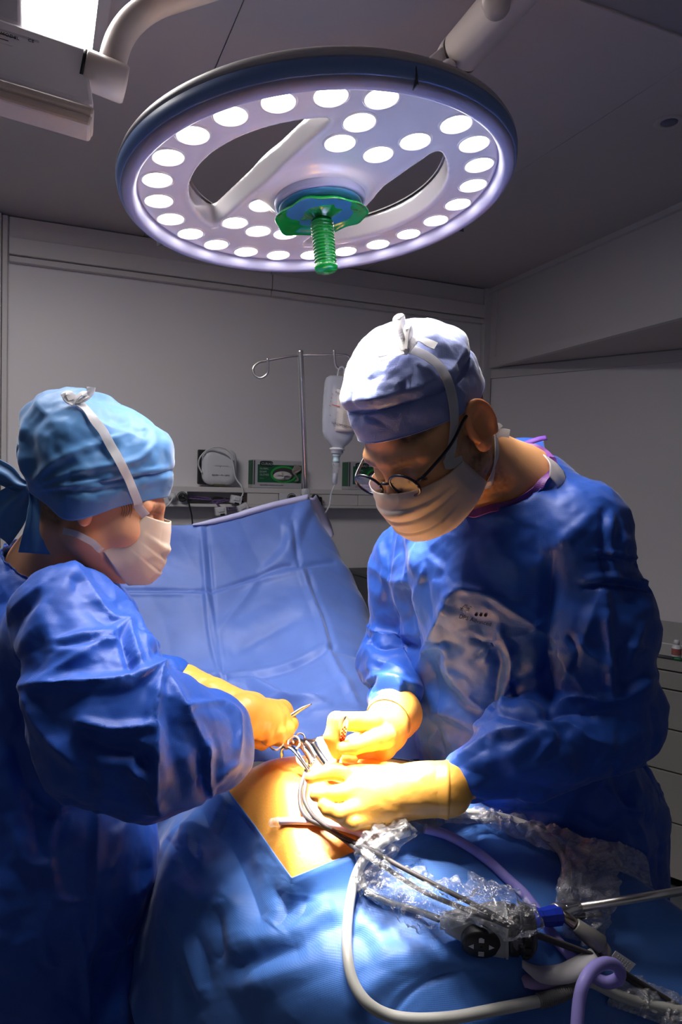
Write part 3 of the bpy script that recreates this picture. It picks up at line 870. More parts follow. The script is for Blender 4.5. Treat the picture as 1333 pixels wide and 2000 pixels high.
# led lenses with their light
leds = [(.280 * math.cos(math.radians(10 + 15 * k)), .280 * math.sin(math.radians(10 + 15 * k))) for k in range(24) if k != 3]
leds += [(.066, .209), (.037, .157), (.099, .113), (.156, .142), (-.104, -.027), (-.163, -.088), (-.124, -.134), (-.072, -.159), (-.041, -.095)]
def lens_mat():
    m = bpy.data.materials.new('led_lens'); m.use_nodes = True
    nt = m.node_tree; nt.nodes.clear(); L = nt.links.new
    out = nt.nodes.new('ShaderNodeOutputMaterial'); e = nt.nodes.new('ShaderNodeEmission'); e.inputs[0].default_value = (1, .955, .9, 1)
    tc = nt.nodes.new('ShaderNodeTexCoord'); ln = nt.nodes.new('ShaderNodeVectorMath'); ln.operation = 'LENGTH'
    L(tc.outputs['Object'], ln.inputs[0])
    mr = nt.nodes.new('ShaderNodeMapRange'); mr.inputs['From Min'].default_value = .003; mr.inputs['From Max'].default_value = .022
    mr.inputs['To Min'].default_value = LED_DISC * 1.3; mr.inputs['To Max'].default_value = LED_DISC * .45
    L(ln.outputs['Value'], mr.inputs['Value']); L(mr.outputs['Result'], e.inputs[1]); L(e.outputs[0], out.inputs[0])
    return m
mLENS = lens_mat()
n = 28
FOCUS = pix(724, 1526, 1.055)
lensme = None; rimme = None
for k, (x, y) in enumerate(leds):
    hh = .004
    c = lam(x, y, hh)
    if lensme is None:
        VF = lathe(c, LN_, [(.0225, -.002), (.0225, .001), (.018, .0032), (.010, .0045), (.002, .005)], n)
        lo = mk('led_lens', VF, mLENS, lamp, loc=c); lensme = lo.data
        VF = lathe(c, LN_, [(.0226, -.001), (.0245, .0022), (.027, .0018), (.028, -.001)], n, cap=False)
        ro = mk('lens_ring', VF, mFACE, lo, loc=c); rimme = ro.data
    else:
        lo = bpy.data.objects.new('led_lens', lensme); COL.objects.link(lo); lo.parent = lamp; lo.location = Vector(c - np.array(lamp.location))
        ro = bpy.data.objects.new('lens_ring', rimme); COL.objects.link(ro); ro.parent = lo
    sp = bpy.data.lights.new('led', 'SPOT'); sp.energy = LED_WATTS; sp.color = (1, .93, .84); sp.spot_size = math.radians(20); sp.spot_blend = 1.0; sp.shadow_soft_size = .012
    so = bpy.data.objects.new('led', sp); COL.objects.link(so)
    so.location = Vector(c + LN_ * .012)
    aim = Vector(FOCUS) - Vector(near(so.location))
    so.rotation_euler = aim.to_track_quat('-Z', 'Y').to_euler()
for k in range(6):                                   # the wide skirt of the beam
    a = math.radians(25 + 60 * k); c = lam(.2 * math.cos(a), .2 * math.sin(a), -.022)
    sp = bpy.data.lights.new('spill', 'SPOT'); sp.energy = SPILL_WATTS; sp.color = (1, .93, .86); sp.spot_size = math.radians(104); sp.spot_blend = .45; sp.shadow_soft_size = .06
    so = bpy.data.objects.new('spill', sp); COL.objects.link(so); so.location = Vector(c)
    so.rotation_euler = Vector(LN_).to_track_quat('-Z', 'Y').to_euler()
# hub, sterile handle
mk('hub_ring', lathe(lam(0, 0, -.004), LN_, [(.079, -.01), (.081, .004), (.080, .015), (.075, .018), (.07, .016)], 64, cap=False), mLILAC, lamp)
mk('hub', lathe(lam(0, 0, -.018), LN_, [(.074, -.004), (.0735, .010), (.055, .014), (.01, .016)], 64), mHUB, lamp)
hd = thing('sterile_handle', 'green sterile light handle with ridged grip under the lamp centre', 'lamp handle', lam(0, 0, -.03))
fl = []
for i, (r, h) in enumerate(((.012, .036), (.017, .026), (.028, .017), (.045, .013), (.060, .014), (.072, .02), (.077, .026))):
    th = np.linspace(0, 2 * np.pi, 96, endpoint=False)
    wv = (.005 * np.sin(2 * th + .6) + .003 * np.sin(5 * th + 2.0) + .002 * np.sin(9 * th)) * .55 * (r / .075) ** 1.5
    rr = r * (1 + .07 * np.sin(2 * th + 1) * (r / .077) ** 2 + .03 * np.sin(7 * th) * (r / .077) ** 3)
    fl.append(lam(0, 0, -.022)[None] + LX * (rr * np.cos(th))[:, None] + LY * (rr * np.sin(th))[:, None] + LN_ * (h - .006 + wv)[:, None])
fl = np.vstack(fl)
o = mk('skirt', (fl, grid_faces(7, 96, True)), mGREEN, hd); solidify(o, .0012)
prof = []
for i in range(60):
    u = i / 59
    prof.append((.0195 + .0013 * math.sin(u * 13 * 2 * math.pi) - .001 * u, .028 + u * .074))
prof += [(.0195, .104), (.0205, .106), (.0205, .112), (.018, .115), (.004, .116)]
mk('grip', lathe(lam(0, 0, -.022), LN_, [(.018, .024)] + prof, 40), mGREEN, hd)
# arm joint and yoke behind the lamp
ja, jb = pix(893, 112, 1.60), pix(1015, -28, 1.42)
jd = unit(jb - ja)
mk('arm_tube', cyl(ja + jd * .016, jb + jd * min(1.0, (2.66 - jb[2]) / jd[2]), .046, 40, bev=.002), mARM, lamp)
mk('arm_groove', cyl(ja + jd * .010, ja + jd * .0165, .0452, 40), mBLACKP, lamp)
mk('arm_collar', lathe(ja - jd * .03, jd, [(.02, -.012), (.034, -.006), (.0435, .012), (.0462, .028), (.0464, .041)], 40), mARM, lamp)
mk('arm_knuckle', lathe(pix(968, 2, 1.40), unit((-.3, -.9, -.3)), [(.027, -.03), (.027, .008), (.022, .016), (.004, .018)], 28), mARM, lamp)
yk = hexa([pix(838, 112, 1.55), pix(880, 78, 1.58), pix(886, 124, 1.58), pix(850, 126, 1.55), pix(838, 112, 1.60), pix(880, 78, 1.63), pix(886, 124, 1.63), pix(850, 126, 1.60)])
mk('yoke', bevelled(yk, .003), mHOUSE, lamp, smooth=False)
mk('arm_foot', cyl(ja - jd * .03, lam(.19, .21, .05), .017, 28), mHOUSE, lamp)

for o in [lamp, hd] + [o for o in COL.objects if o.type == 'LIGHT']:
    o.location = Vector(near(o.location))
    if o.type != 'LIGHT': o.scale = (LS, LS, LS)

# ------------------------------------------------------------------ monitor arm, top left
mo = thing('monitor_bracket', 'grey monitor bracket with rating label hanging from a curved tube, top left', 'monitor bracket', pix(60, 150, 1.06))
def pbox(P4, depth, r):
    """solid: four near corners (px, py, d) pushed back by depth away from the camera"""
    A = [pix(*p) for p in P4]
    n = unit(np.cross(A[1] - A[0], A[3] - A[0]))
    if n @ CF < 0: n = -n
    return bevelled(hexa(A + [a + n * depth for a in A]), r)
mk('housing', pbox([(-220, -42, .97), (168, 92, 1.06), (184, 206, 1.04), (-220, 84, .95)], .05, .006), M('housing_grey', (.82, .77, .84), .45), mo, smooth=False)
mk('side_housing', pbox([(-220, -160, .985), (38, -160, 1.05), (42, 52, 1.035), (-220, -36, .975)], .045, .005), M('housing_grey2', (.75, .71, .77), .45), mo, smooth=False)
mk('tray', pbox([(-220, 86, .948), (185, 208, 1.036), (183, 224, 1.034), (-220, 108, .944)], .05, .004), mARM, mo, smooth=False)
mk('tray_lid', pbox([(-220, 110, .944), (182, 226, 1.034), (176, 247, 1.034), (-220, 128, .944)], .05, .004), mARM, mo, smooth=False)
for (px, py) in ((152, 128), (169, 186)):
    c = pix(px, py, 1.032); n = unit(np.cross(pix(168, 92, 1.06) - pix(-220, -42, .97), pix(-220, 84, .95) - pix(-220, -42, .97)))
    n = n if n @ CF < 0 else -n
    c = onplane(px, py, pix(168, 92, 1.06), n)
    mk('screw', lathe(c - n * .002, n, [(.003, 0), (.004, .0015), (.0035, .0022), (.001, .002)], 16), mDGREY, mo)
pn = unit(np.cross(pix(168, 92, 1.06) - pix(-220, -42, .97), pix(-220, 84, .95) - pix(-220, -42, .97)))
pn = pn if pn @ CF < 0 else -pn
def onm(x, y, e): return onplane(x, y, pix(168, 92, 1.06) + pn * e, pn)
lb_ = mk('rating_label', hexa([onm(-90, 28, .0006), onm(76, 79, .0006), onm(82, 121, .0006), onm(-90, 66, .0006), onm(-90, 28, -.001), onm(76, 79, -.001), onm(82, 121, -.001), onm(-90, 66, -.001)]), M('label_grey', (.58, .55, .64), .45), mo, smooth=False)
lx = unit(onm(76, 79, 0) - onm(-90, 28, 0)); ly = np.cross(pn, lx)
k_ = .00074
lettering('MODEL', onm(0, 67, .0012), lx, ly, .0075, mINK, lb_); lettering('CE', onm(54, 80, .0012), lx, ly, .007, mINK, lb_)
for (x, y, L_) in ((-60, 47, .06), (-60, 57, .05), (-60, 66, .055), (-20, 84, .05), (-60, 76, .1), (-60, 80, .1)):
    c = onm(x, y, .001); mk('print_line', frame_box(c + lx * L_ / 2, lx, ly, pn, (L_, .0014, .0004)), mINK, lb_, smooth=False)
# joint and curved tube
jc = pix(205, 150, 1.075); jx = unit(pix(244, 162, 1.085) - pix(166, 130, 1.06))
mk('joint', lathe(jc - jx * .031, jx, [(.0245, 0), (.0275, .003), (.0275, .058), (.025, .062), (.012, .063)], 36), mARM, mo)
mk('joint_gap', lathe(jc - jx * .035, jx, [(.0255, 0), (.0255, .005)], 36), mBLACKP, mo)
mk('tube', tube([pix(214, 156, 1.085), pix(222, 112, 1.09), pix(236, 72, 1.10), pix(262, 38, 1.11), pix(302, 10, 1.12), pix(352, -8, 1.13), pix(420, -30, 1.14), pix(520, -70, 1.15), pix(590, -120, 1.16), [*pix(620, -190, 1.17)[:2], 2.34], [*pix(620, -190, 1.17)[:2], 2.525]], .0205, 24, 90), mARM, mo)
# ------------------------------------------------------------------ patient's body and drapes
def cloth_mat(name, col, rough=.5, weave=.0015, ws_=.22, spec=.45, mott=.10, sheen=.25):
    return M(name, col, rough, spec=spec, sheen=sheen, mottle=(9, mott), weave=(weave, ws_), bump=(38, .12, .004))
mDRAPE = cloth_mat('drape_cloth', (.058, .18, .56), .52)
mSCREEN = cloth_mat('screen_cloth', (.078, .15, .46), .5, .0016, .15)
mBIND = M('lilac_binding', (.40, .40, .62), .6)
mSKIN = M('painted_skin', (.74, .33, .055), .36, spec=.5, sub=.12, bump=(260, .25, .0012), mottle=(14, .10), subcol=(.02, .008, .003))

def P3(rows): return np.array([[pix(*p) for p in r] for r in rows])
# the screen sheet hung from the drip pole
scr = P3([
 [(110, 1034, 1.93), (300, 1028, 1.95), (395, 1024, 1.97), (500, 998, 2.03), (592, 974, 2.10), (606, 974, 2.13), (612, 990, 2.22)],
 [(110, 1100, 1.92), (300, 1098, 1.92), (397, 1092, 1.92), (500, 1075, 1.97), (578, 1050, 2.02), (640, 1050, 2.08), (646, 1068, 2.2)],
 [(110, 1200, 1.85), (300, 1192, 1.83), (404, 1186, 1.83), (505, 1172, 1.86), (600, 1140, 1.88), (694, 1158, 1.95), (700, 1176, 2.1)],
 [(110, 1310, 1.75), (300, 1300, 1.71), (412, 1295, 1.70), (520, 1280, 1.70), (632, 1250, 1.69), (742, 1285, 1.76), (752, 1300, 1.95)],
 [(110, 1390, 1.62), (300, 1375, 1.58), (425, 1362, 1.56), (535, 1350, 1.55), (655, 1330, 1.55), (790, 1370, 1.60), (810, 1390, 1.8)],
 [(110, 1450, 1.50), (300, 1440, 1.46), (440, 1422, 1.44), (548, 1412, 1.42), (672, 1408, 1.42), (830, 1430, 1.45), (860, 1450, 1.6)],
 [(110, 1540, 1.38), (300, 1530, 1.33), (440, 1500, 1.31), (555, 1489, 1.29), (672, 1482, 1.29), (835, 1492, 1.30), (880, 1500, 1.4)]])
SM, SN = 210, 230
S = net(scr, SM, SN).reshape(-1, 3); SF = grid_faces(SM, SN)
if normals_of(S, SF)[SM * SN // 2] @ CF > 0: SF = SF[:, ::-1]
N = normals_of(S, SF)
S = S + N * (vnoise(S * 5, 3) * .010 + crumple(S, .16, 5, 4) * .007 + crumple(S, .05, 8, 5) * .0012)[:, None]
N = normals_of(S, SF)
S = S + N * fold_lines(S, N, [
 ([(392, 1030), (400, 1120), (405, 1200), (418, 1280), (436, 1335)], 5, 9), ([(404, 1030), (412, 1120), (420, 1210), (432, 1290), (446, 1335)], -5, 8),
 ([(402, 1150), (415, 1200), (424, 1250), (432, 1300)], 7, 12),
 ([(140, 1154), (390, 1154)], -6, 7), ([(140, 1160), (390, 1160)], 4, 8), ([(385, 1155), (420, 1154), (500, 1128), (560, 1106), (590, 1105), (652, 1098)], -8, 8), ([(385, 1163), (500, 1137), (590, 1113)], 5, 10),
 ([(390, 1318), (460, 1319), (560, 1301), (636, 1262)], 8, 12), ([(390, 1326), (470, 1327), (562, 1309), (640, 1270)], -8, 10),
 ([(572, 1022), (580, 1080), (588, 1110)], -7, 10), ([(560, 1022), (566, 1070)], 6, 14, 'soft'), ([(588, 1105), (606, 1160), (622, 1200), (640, 1262)], 10, 12), ([(600, 1112), (618, 1170), (634, 1205), (652, 1262)], -7, 10),
 ([(636, 1262), (700, 1280), (760, 1300)], -9, 12), ([(636, 1262), (665, 1320), (700, 1380)], 9, 14), ([(500, 1140), (470, 1180), (430, 1230)], 5, 14), ([(440, 1235), (480, 1230), (540, 1200), (600, 1180)], 6, 30, 'soft'),
 ([(460, 1275), (520, 1240), (580, 1210)], -4, 14, 'soft'), ([(600, 985), (585, 1020), (560, 1080), (520, 1120)], 10, 22, 'soft'),
 ([(430, 1340), (480, 1328), (520, 1345), (570, 1370), (640, 1378)], 14, 16), ([(420, 1352), (480, 1352), (540, 1372), (600, 1390)], -12, 14), ([(470, 1345), (500, 1380)], 8, 12),
 ([(520, 1365), (580, 1368), (630, 1372)], 10, 10), ([(600, 1395), (680, 1390), (740, 1400)], 8, 18), ([(470, 1440), (540, 1430), (600, 1440)], -8, 14), ([(560, 1400), (640, 1350), (700, 1330)], 6, 22, 'soft')])[:, None]
sheet = thing('screen_drape', 'blue screen drape hung up behind the operation, clipped to the drip pole', 'drape', [S[:, 0].mean(), S[:, 1].mean(), S[:, 2].min()])
o = mk('sheet', (S, SF), mSCREEN, sheet); solidify(o, .0012)
top = S.reshape(SM, SN, 3)[0]
i0 = int(np.argmin(np.abs(proj(top)[0] - 378))); i1 = int(np.argmax(proj(top)[0] > 603))
tp = resample(top[i0:i1], 40)
wd_ = np.interp(np.linspace(0, 1, 40), [0, .15, 1], [.004, .016, .026])
V = np.stack([tp + CU * .001 + CF * .006, tp + CU * wd_[:, None] * .35 - CF * .004, tp - CU * wd_[:, None] * .5 - CF * .008], 1).reshape(-1, 3)
o = mk('binding', (V, grid_faces(40, 3)), mBIND, sheet, label='lilac top binding'); solidify(o, .002)
fl = catmull([pix(604, 972, 2.10), pix(622, 1005, 2.14), pix(634, 1030, 2.15), pix(640, 1052, 2.10)], 20)
V = np.stack([fl - CR * .004 + CF * .01, fl + CR * .012 + CF * .03, fl + CR * .018 + CF * .06 + CU * .01], 1).reshape(-1, 3)
o = mk('back_flap', (V, grid_faces(20, 3)), mBIND, sheet, label='lilac underside folded over at the pole'); solidify(o, .002)

# hole edge and rings of the table drape
hole = [(447, 1545, 1.13), (500, 1615, 1.06), (545, 1680, .99), (570, 1715, .955), (630, 1690, .965), (690, 1665, .975), (760, 1625, .99), (830, 1592, 1.02), (880, 1560, 1.08),
        (880, 1520, 1.18), (820, 1490, 1.24), (760, 1480, 1.27), (650, 1478, 1.28), (560, 1490, 1.27), (500, 1502, 1.24), (465, 1520, 1.19)]
r1 = [(405, 1582, 1.15), (465, 1660, 1.07), (520, 1730, .98), (570, 1775, .94), (640, 1750, .945), (710, 1722, .955), (790, 1682, .97), (870, 1640, 1.0), (930, 1598, 1.06), (960, 1580, 1.12), (900, 1530, 1.24), (800, 1504, 1.30), (650, 1496, 1.36), (550, 1508, 1.36), (455, 1515, 1.30), (425, 1538, 1.24)]
r2 = [(362, 1645, 1.12), (430, 1740, 1.02), (495, 1810, .94), (570, 1850, .90), (650, 1830, .90), (740, 1800, .905), (840, 1760, .925), (950, 1712, .965), (1040, 1655, 1.04), (1090, 1630, 1.10), (980, 1620, 1.25), (860, 1575, 1.34), (655, 1500, 1.50), (545, 1510, 1.5), (400, 1540, 1.38), (370, 1575, 1.28)]
r3 = [(326, 1770, 1.05), (390, 1870, .97), (470, 1920, .91), (570, 1950, .87), (665, 1940, .85), (770, 1920, .84), (900, 1880, .86), (1050, 1830, .90), (1190, 1765, .99), (1220, 1705, 1.07), (1060, 1760, 1.25), (900, 1690, 1.34), (660, 1530, 1.6), (545, 1540, 1.6), (330, 1575, 1.45), (310, 1630, 1.28)]
r4 = [(300, 2080, 1.0), (350, 2100, .95), (440, 2120, .9), (570, 2140, .86), (680, 2150, .83), (800, 2160, .80), (960, 2150, .79), (1180, 2120, .82), (1440, 1990, .92), (1430, 1830, 1.02), (1100, 1960, 1.25), (900, 1850, 1.34), (660, 1700, 1.6), (545, 1720, 1.6), (250, 1700, 1.5), (230, 1800, 1.28)]
hole3, R1, R2, R3, R4 = [np.array([pix(*p) for p in q]) for q in (hole, r1, r2, r3, r4)]
TM, TN = 200, 460
# keep the corners of the opening crisp: straight edges between the given points near c0 and c3
ringh = catmull(hole3, TN, True)
tt_ = np.linspace(0, 16, TN, endpoint=False)
for a, b in ((0, 3), (3, 4)):
    m_ = (tt_ >= a) & (tt_ <= b)
    lin = np.stack([np.interp(tt_[m_], np.arange(a, b + 1), hole3[a:b + 1, k]) for k in range(3)], 1)
    ringh[m_] = lin
rows = [ringh] + [catmull(q, TN, True) for q in (R1, R2, R3, R4)]
T = np.stack([catmull(np.array([rows[k][j] for k in range(5)]), TM) for j in range(TN)], 1)
wgt = np.repeat(sstep(0, 12, np.arange(TM)), TN)
T = T.reshape(-1, 3); TF = grid_faces(TM, TN, True)
if normals_of(T, TF)[TN * 60 + 80] @ CF > 0: TF = TF[:, ::-1]
N = normals_of(T, TF)
T = T + N * (wgt * (vnoise(T * 7, 13) * .010 + crumple(T, .13, 15, 4) * .006 + crumple(T, .035, 19, 4) * .0007))[:, None]
N = normals_of(T, TF)
tfolds = [
 ([(440, 1562), (425, 1600), (412, 1622), (380, 1612), (345, 1625), (315, 1660)], 16, 22), ([(450, 1570), (438, 1610), (420, 1640)], -10, 14), ([(330, 1640), (350, 1665)], -10, 16),
 ([(372, 1625), (372, 1660), (395, 1690)], 14, 18), ([(345, 1690), (350, 1650)], 10, 16), ([(395, 1655), (400, 1690), (370, 1712)], 12, 16), ([(385, 1640), (388, 1680)], -9, 10),
 ([(455, 1660), (490, 1740), (510, 1800)], -14, 26), ([(430, 1690), (450, 1760), (470, 1850)], 14, 40, 'soft'), ([(350, 1730), (400, 1760), (450, 1755)], 12, 26, 'soft'), ([(440, 1750), (455, 1765), (420, 1780)], 8, 14),
 ([(540, 1740), (560, 1780), (540, 1815)], -12, 22), ([(570, 1725), (545, 1790), (530, 1810)], 8, 26, 'soft'), ([(600, 1750), (590, 1790), (545, 1820)], -10, 24),
 ([(470, 1850), (540, 1830), (620, 1790), (660, 1775)], 14, 30, 'soft'), ([(450, 1890), (520, 1870), (600, 1850)], -14, 30, 'soft'), ([(480, 1930), (560, 1890), (660, 1850)], 10, 34, 'soft'),
 ([(360, 1830), (380, 1900), (395, 1945)], 14, 20), ([(380, 1820), (400, 1880), (410, 1930)], -12, 18), ([(310, 1800), (340, 1880), (380, 1960)], -14, 24), ([(430, 1790), (436, 1850), (420, 1880)], -10, 14),
 ([(700, 1960), (760, 1900), (860, 1870), (950, 1880)], 10, 26, 'soft'), ([(760, 1985), (800, 1940), (860, 1905), (930, 1890)], -6, 10), ([(720, 1880), (780, 1860), (840, 1850)], 7, 20, 'soft'), ([(1180, 1860), (1260, 1840), (1333, 1850)], 8, 24, 'soft'),
 ([(690, 1800), (730, 1820), (760, 1870)], 8, 22, 'soft'), ([(1120, 1720), (1180, 1740), (1250, 1790)], 6, 24, 'soft'), ([(1200, 1790), (1260, 1780), (1333, 1795)], -5, 12)]
T = T + N * (.52 * wgt * fold_lines(T, N, [(f[0], f[1], f[2] * 1.45) + tuple(f[3:]) for f in tfolds]))[:, None]
tdr = thing('table_drape', 'blue fenestrated drape covering the patient, orange skin showing in its opening', 'drape', [T[:, 0].mean(), T[:, 1].mean(), T[:, 2].min()])
o = mk('sheet', (T, TF), mDRAPE, tdr); solidify(o, .0014)
er = T.reshape(TM, TN, 3)[0]
mk('opening_edge', tube(np.vstack([er, er[:1]]), .0007, 6, spline=False), M('edge_tape', (.12, .2, .45), .5), tdr)
bvT = BVHTree.FromPolygons(T.tolist(), TF.tolist())
def on_drape(x, y, lift=0.0, dmax=None):
    v = ray(x, y); h = bvT.ray_cast(Vector(CO), Vector(unit(v)))
    if h[0] is None: return None
    n = np.array(h[1]);
    if n @ v > 0: n = -n
    return np.array(h[0]) + n * lift

# the patient: trunk below the drape, painted skin in the opening
KN = 200
peak = pix(548, 1492, 1.14)
rh = resample(np.vstack([ringh, ringh[:1]]), KN + 1)[:KN]
cen = rh.mean(0)
away = unit_rows(rh - cen)
prof_ = [(1.0, None)] + [(1 - i / 60, 0) for i in range(1, 60)] + [(.004, 0)]
rows_k = [cen * [1, 1, 0] + np.array([0, 0, .80]) + (rh - cen) * [.8, .8, 0], rh * [1, 1, 0] - away * [.04, .04, 0] + np.array([0, 0, .88]), rh - away * .012 - Z_ * .035, rh + away * .0015 - Z_ * .006, rh - Z_ * .0028]
for r in np.linspace(.985, .004, 90):
    q = peak + (rh - peak) * r
    q[:, 2] = rh[:, 2] - .0028 + (peak[2] - rh[:, 2] + .0028) * (1 - r ** 1.9)
    rows_k.append(q)
K = np.stack(rows_k)
for i, r in enumerate(np.linspace(.985, .004, 90)):     # round off the ridge that would run up from the corner of the opening
    for _ in range(int(90 * (1 - r))):
        K[5 + i] = (np.roll(K[5 + i], 1, 0) + 2 * K[5 + i] + np.roll(K[5 + i], -1, 0)) / 4
KV = K.reshape(-1, 3); KF = grid_faces(K.shape[0], KN, True)
KF = [list(f) for f in KF] + [list(range(KN)), [(K.shape[0] - 1) * KN + j for j in range(KN)][::-1]]
bm = bmesh.new(); vs = [bm.verts.new(v) for v in KV.tolist()]
for f in KF: bm.faces.new([vs[i] for i in f])
bmesh.ops.recalc_face_normals(bm, faces=bm.faces[:])
KF = [[v.index for v in f.verts] for f in (bm.verts.index_update(), bm.faces)[1]]
bm.free()
pat = solo('patient', (KV, KF), mSKIN, 'person lying under blue drapes, only orange painted skin showing in the opening', 'person')
bvS = BVHTree.FromPolygons(KV.tolist(), KF)
def on_skin(x, y, lift=0.0):
    v = ray(x, y); h = bvS.ray_cast(Vector(CO), Vector(unit(v)))
    n = np.array(h[1]); n = -n if n @ v > 0 else n
    return np.array(h[0]) + n * lift
# operating table below the drapes
ot = thing('operating_table', 'operating table carrying the patient, hidden below the blue drapes', 'table', (.05, 1.25, 0))
mk('mattress', wbox((.06, 1.22, .735), (.36, .5, .07), .02), mBLACK2, ot, smooth=False)
mk('table_plate', wbox((.06, 1.22, .68), (.36, .5, .03), .004), mDSTEEL, ot, smooth=False)
mk('column', wbox((.06, 1.25, .36), (.2, .24, .61), .02), mDSTEEL, ot, smooth=False)
mk('base', wbox((.06, 1.25, .045), (.4, .6, .09), .02), mDGREY, ot, smooth=False)

# ------------------------------------------------------------------ drip pole, infusion bottle
ip = thing('drip_pole', 'steel drip pole with two curled hooks behind the screen drape', 'drip pole', [*pix(597, 965, 2.22)[:2], 0])
pt, pb = pix(587, 684, 2.2), pix(598, 968, 2.22)
pdn = unit(pb - pt)
foot = pb + pdn * (pb[2] - .06) / -pdn[2]
mk('pole', lathe(pt, pdn, [(.006, 0), (.0092, .002), (.0092, .006), (.0088, .008), (.0088, np.linalg.norm(foot - pt))], 20), mSTEEL, ip)
mk('lower_tube', cyl(pb + pdn * .05, foot, .0125, 20), mSTEEL, ip)
a0 = pix(587, 694, 2.2)
mk('hook', tube([a0, pix(560, 697, 2.19), pix(523, 704, 2.18), pix(506, 708, 2.175), pix(495, 719, 2.17), pix(498, 733, 2.17), pix(510, 738, 2.17), pix(522, 730, 2.17), pix(524, 715, 2.165), pix(523, 700, 2.16)], .0036, 10, 90), mSTEEL, ip)
hookR = [a0, pix(620, 693, 2.2), pix(668, 693, 2.21), pix(680, 696, 2.215), pix(686, 706, 2.215), pix(682, 718, 2.215), pix(670, 722, 2.215), pix(657, 716, 2.21), pix(654, 700, 2.205), pix(653, 684, 2.20)]
mk('hook', tube(hookR, .0036, 10, 90), mSTEEL, ip)
mk('drape_clip', lathe(pix(597.5, 962, 2.22) - pdn * .012, pdn, [(.010, 0), (.014, .003), (.0145, .03), (.011, .036)], 20), mCLEAR, ip)
for k in range(5):
    a = k * 2 * math.pi / 5 + .3
    e = np.array([math.cos(a), math.sin(a), 0])
    lg = mk('leg', cyl(foot, foot + e * .26 - Z_ * .015, .013, 14), mSTEEL, ip)
    mk('castor', lathe(foot + e * .255 - Z_ * .03, np.cross(e, Z_), [(.024, -.01), (.027, -.006), (.027, .006), (.024, .01)], 18), mBLACK2, lg)

iv = thing('infusion_bottle', 'clear plastic infusion bottle with printed label hanging from the drip pole', 'infusion bottle', pix(660, 880, 2.21))
IVd = 2.21
bc = pix(661, 800, IVd)
bx = unit(CR + CF * .15 - CU * .06); bz = unit(CU + CR * .03); by = np.cross(bz, bx)      # by points away
prof = [(735, .020, .010), (736.5, .034, .016), (741, .043, .022), (750, .0465, .026), (775, .049, .028), (800, .0508, .0285), (825, .0515, .0285), (845, .0495, .028), (857, .043, .026), (866, .031, .022), (872, .020, .017), (876, .0165, .0155), (884, .016, .016)]
rowsb = []
th = np.linspace(0, 2 * np.pi, 48, endpoint=False)
qx_, qz_ = np.sign(np.cos(th)) * abs(np.cos(th)) ** .62, np.sign(np.sin(th)) * abs(np.sin(th)) ** .62
for py, hw, hd_ in prof:
    cx = 664 - (py - 735) * .022
    c = pix(cx, py, IVd); e = 1 if hw > .03 else .5
    rowsb.append(c + bx * (qx_ * hw)[:, None] + by * (qz_ * hd_)[:, None])
V = np.vstack(rowsb); F = [list(f) for f in grid_faces(len(prof), 48, True)] + [list(range(48))[::-1], [(len(prof) - 1) * 48 + j for j in range(48)]]
mk('bottle_body', (V, F), mBAG, iv)
# liquid below its level
lv = [i for i, p in enumerate(prof) if p[0] >= 800]
V2 = np.vstack([rowsb[i] * .0 + pix(664 - (prof[i][0] - 735) * .022, prof[i][0], IVd) + (rowsb[i] - pix(664 - (prof[i][0] - 735) * .022, prof[i][0], IVd)) * .94 for i in lv])
k_ = len(lv)
F2 = [list(f) for f in grid_faces(k_, 48, True)] + [list(range(48))[::-1], [(k_ - 1) * 48 + j for j in range(48)]]
mk('liquid', (V2, F2), M('saline', (.6, .62, .74), .1, trans=.6, ior=1.15, alpha=.6), iv)
lp4 = [(650, 757), (700, 770), (694, 845), (645, 842)]
lb = [pix(x, y, IVd - .032) for x, y in lp4]
gl = np.array([[lb[0] * (1 - u) * (1 - v) + lb[1] * u * (1 - v) + lb[2] * u * v + lb[3] * (1 - u) * v + CF * .012 * (2 * u - .9) ** 2 for u in np.linspace(0, 1, 9)] for v in np.linspace(0, 1, 12)])
o = mk('label', (gl.reshape(-1, 3), grid_faces(12, 9)), mPAPER, iv); solidify(o, .0006); lab = o
lx = unit(lb[1] - lb[0]); lz = unit(lb[0] - lb[3])
def lpt(px, py): return pix(px, py, IVd - .0345)
lettering('RINGER LACTATE', lpt(655.5, 767.5), lx, lz, .0085, mINK, lab)
lettering('HARTMANN', lpt(672.5, 776), lx, lz, .0062, mINK, lab)
lettering('RINGER LACTATE', lpt(690, 834), -lx, -lz, .0085, mINK, lab)

for k, (px, py) in enumerate(((648, 770), (646.5, 778), (645.5, 785), (643.5, 793), (644, 812))):
    lettering(('1', '2', '3', '4', '6')[k] + '–', pix(px, py, IVd - .031), lx, lz, .006, mINK, lab)
mk('red_bar', frame_box(lpt(656.5, 792.3), lx, by, lz, (.025, .0006, .0022)), mRED, lab, smooth=False)
mk('emblem', frame_box(lpt(672.5, 762), lx, by, lz, (.012, .0006, .004)), M('emblem_grey', (.12, .11, .11), .5), lab, smooth=False)
for k in range(11):
    for c_ in (0, 1):
        L_ = .016 - .004 * ((k * 7 + c_ * 3) % 4) / 4
        mk('text_line', frame_box(lpt(652.5 - k * .28 + c_ * 18 + 5, 802 + k * 3.1 + c_ * 2.2), lx, by, lz, (L_, .0005, .0007)), M('print_grey', (.22, .2, .2), .5) if k + c_ == 0 else bpy.data.materials['print_grey'], lab, smooth=False)
for k in range(4):
    mk('text_line', frame_box(lpt(680, 780.5 + k * 2.6), lx, by, lz, (.018, .0005, .0006)), bpy.data.materials['print_grey'], lab, smooth=False)
mk('hanger', tube([pix(660, 735, IVd), pix(661, 727, IVd), pix(664, 719, IVd), pix(669, 717, IVd), pix(673, 721, IVd), pix(673, 729, IVd), pix(673, 736, IVd)], .003, 8, 40), mBAG, iv)
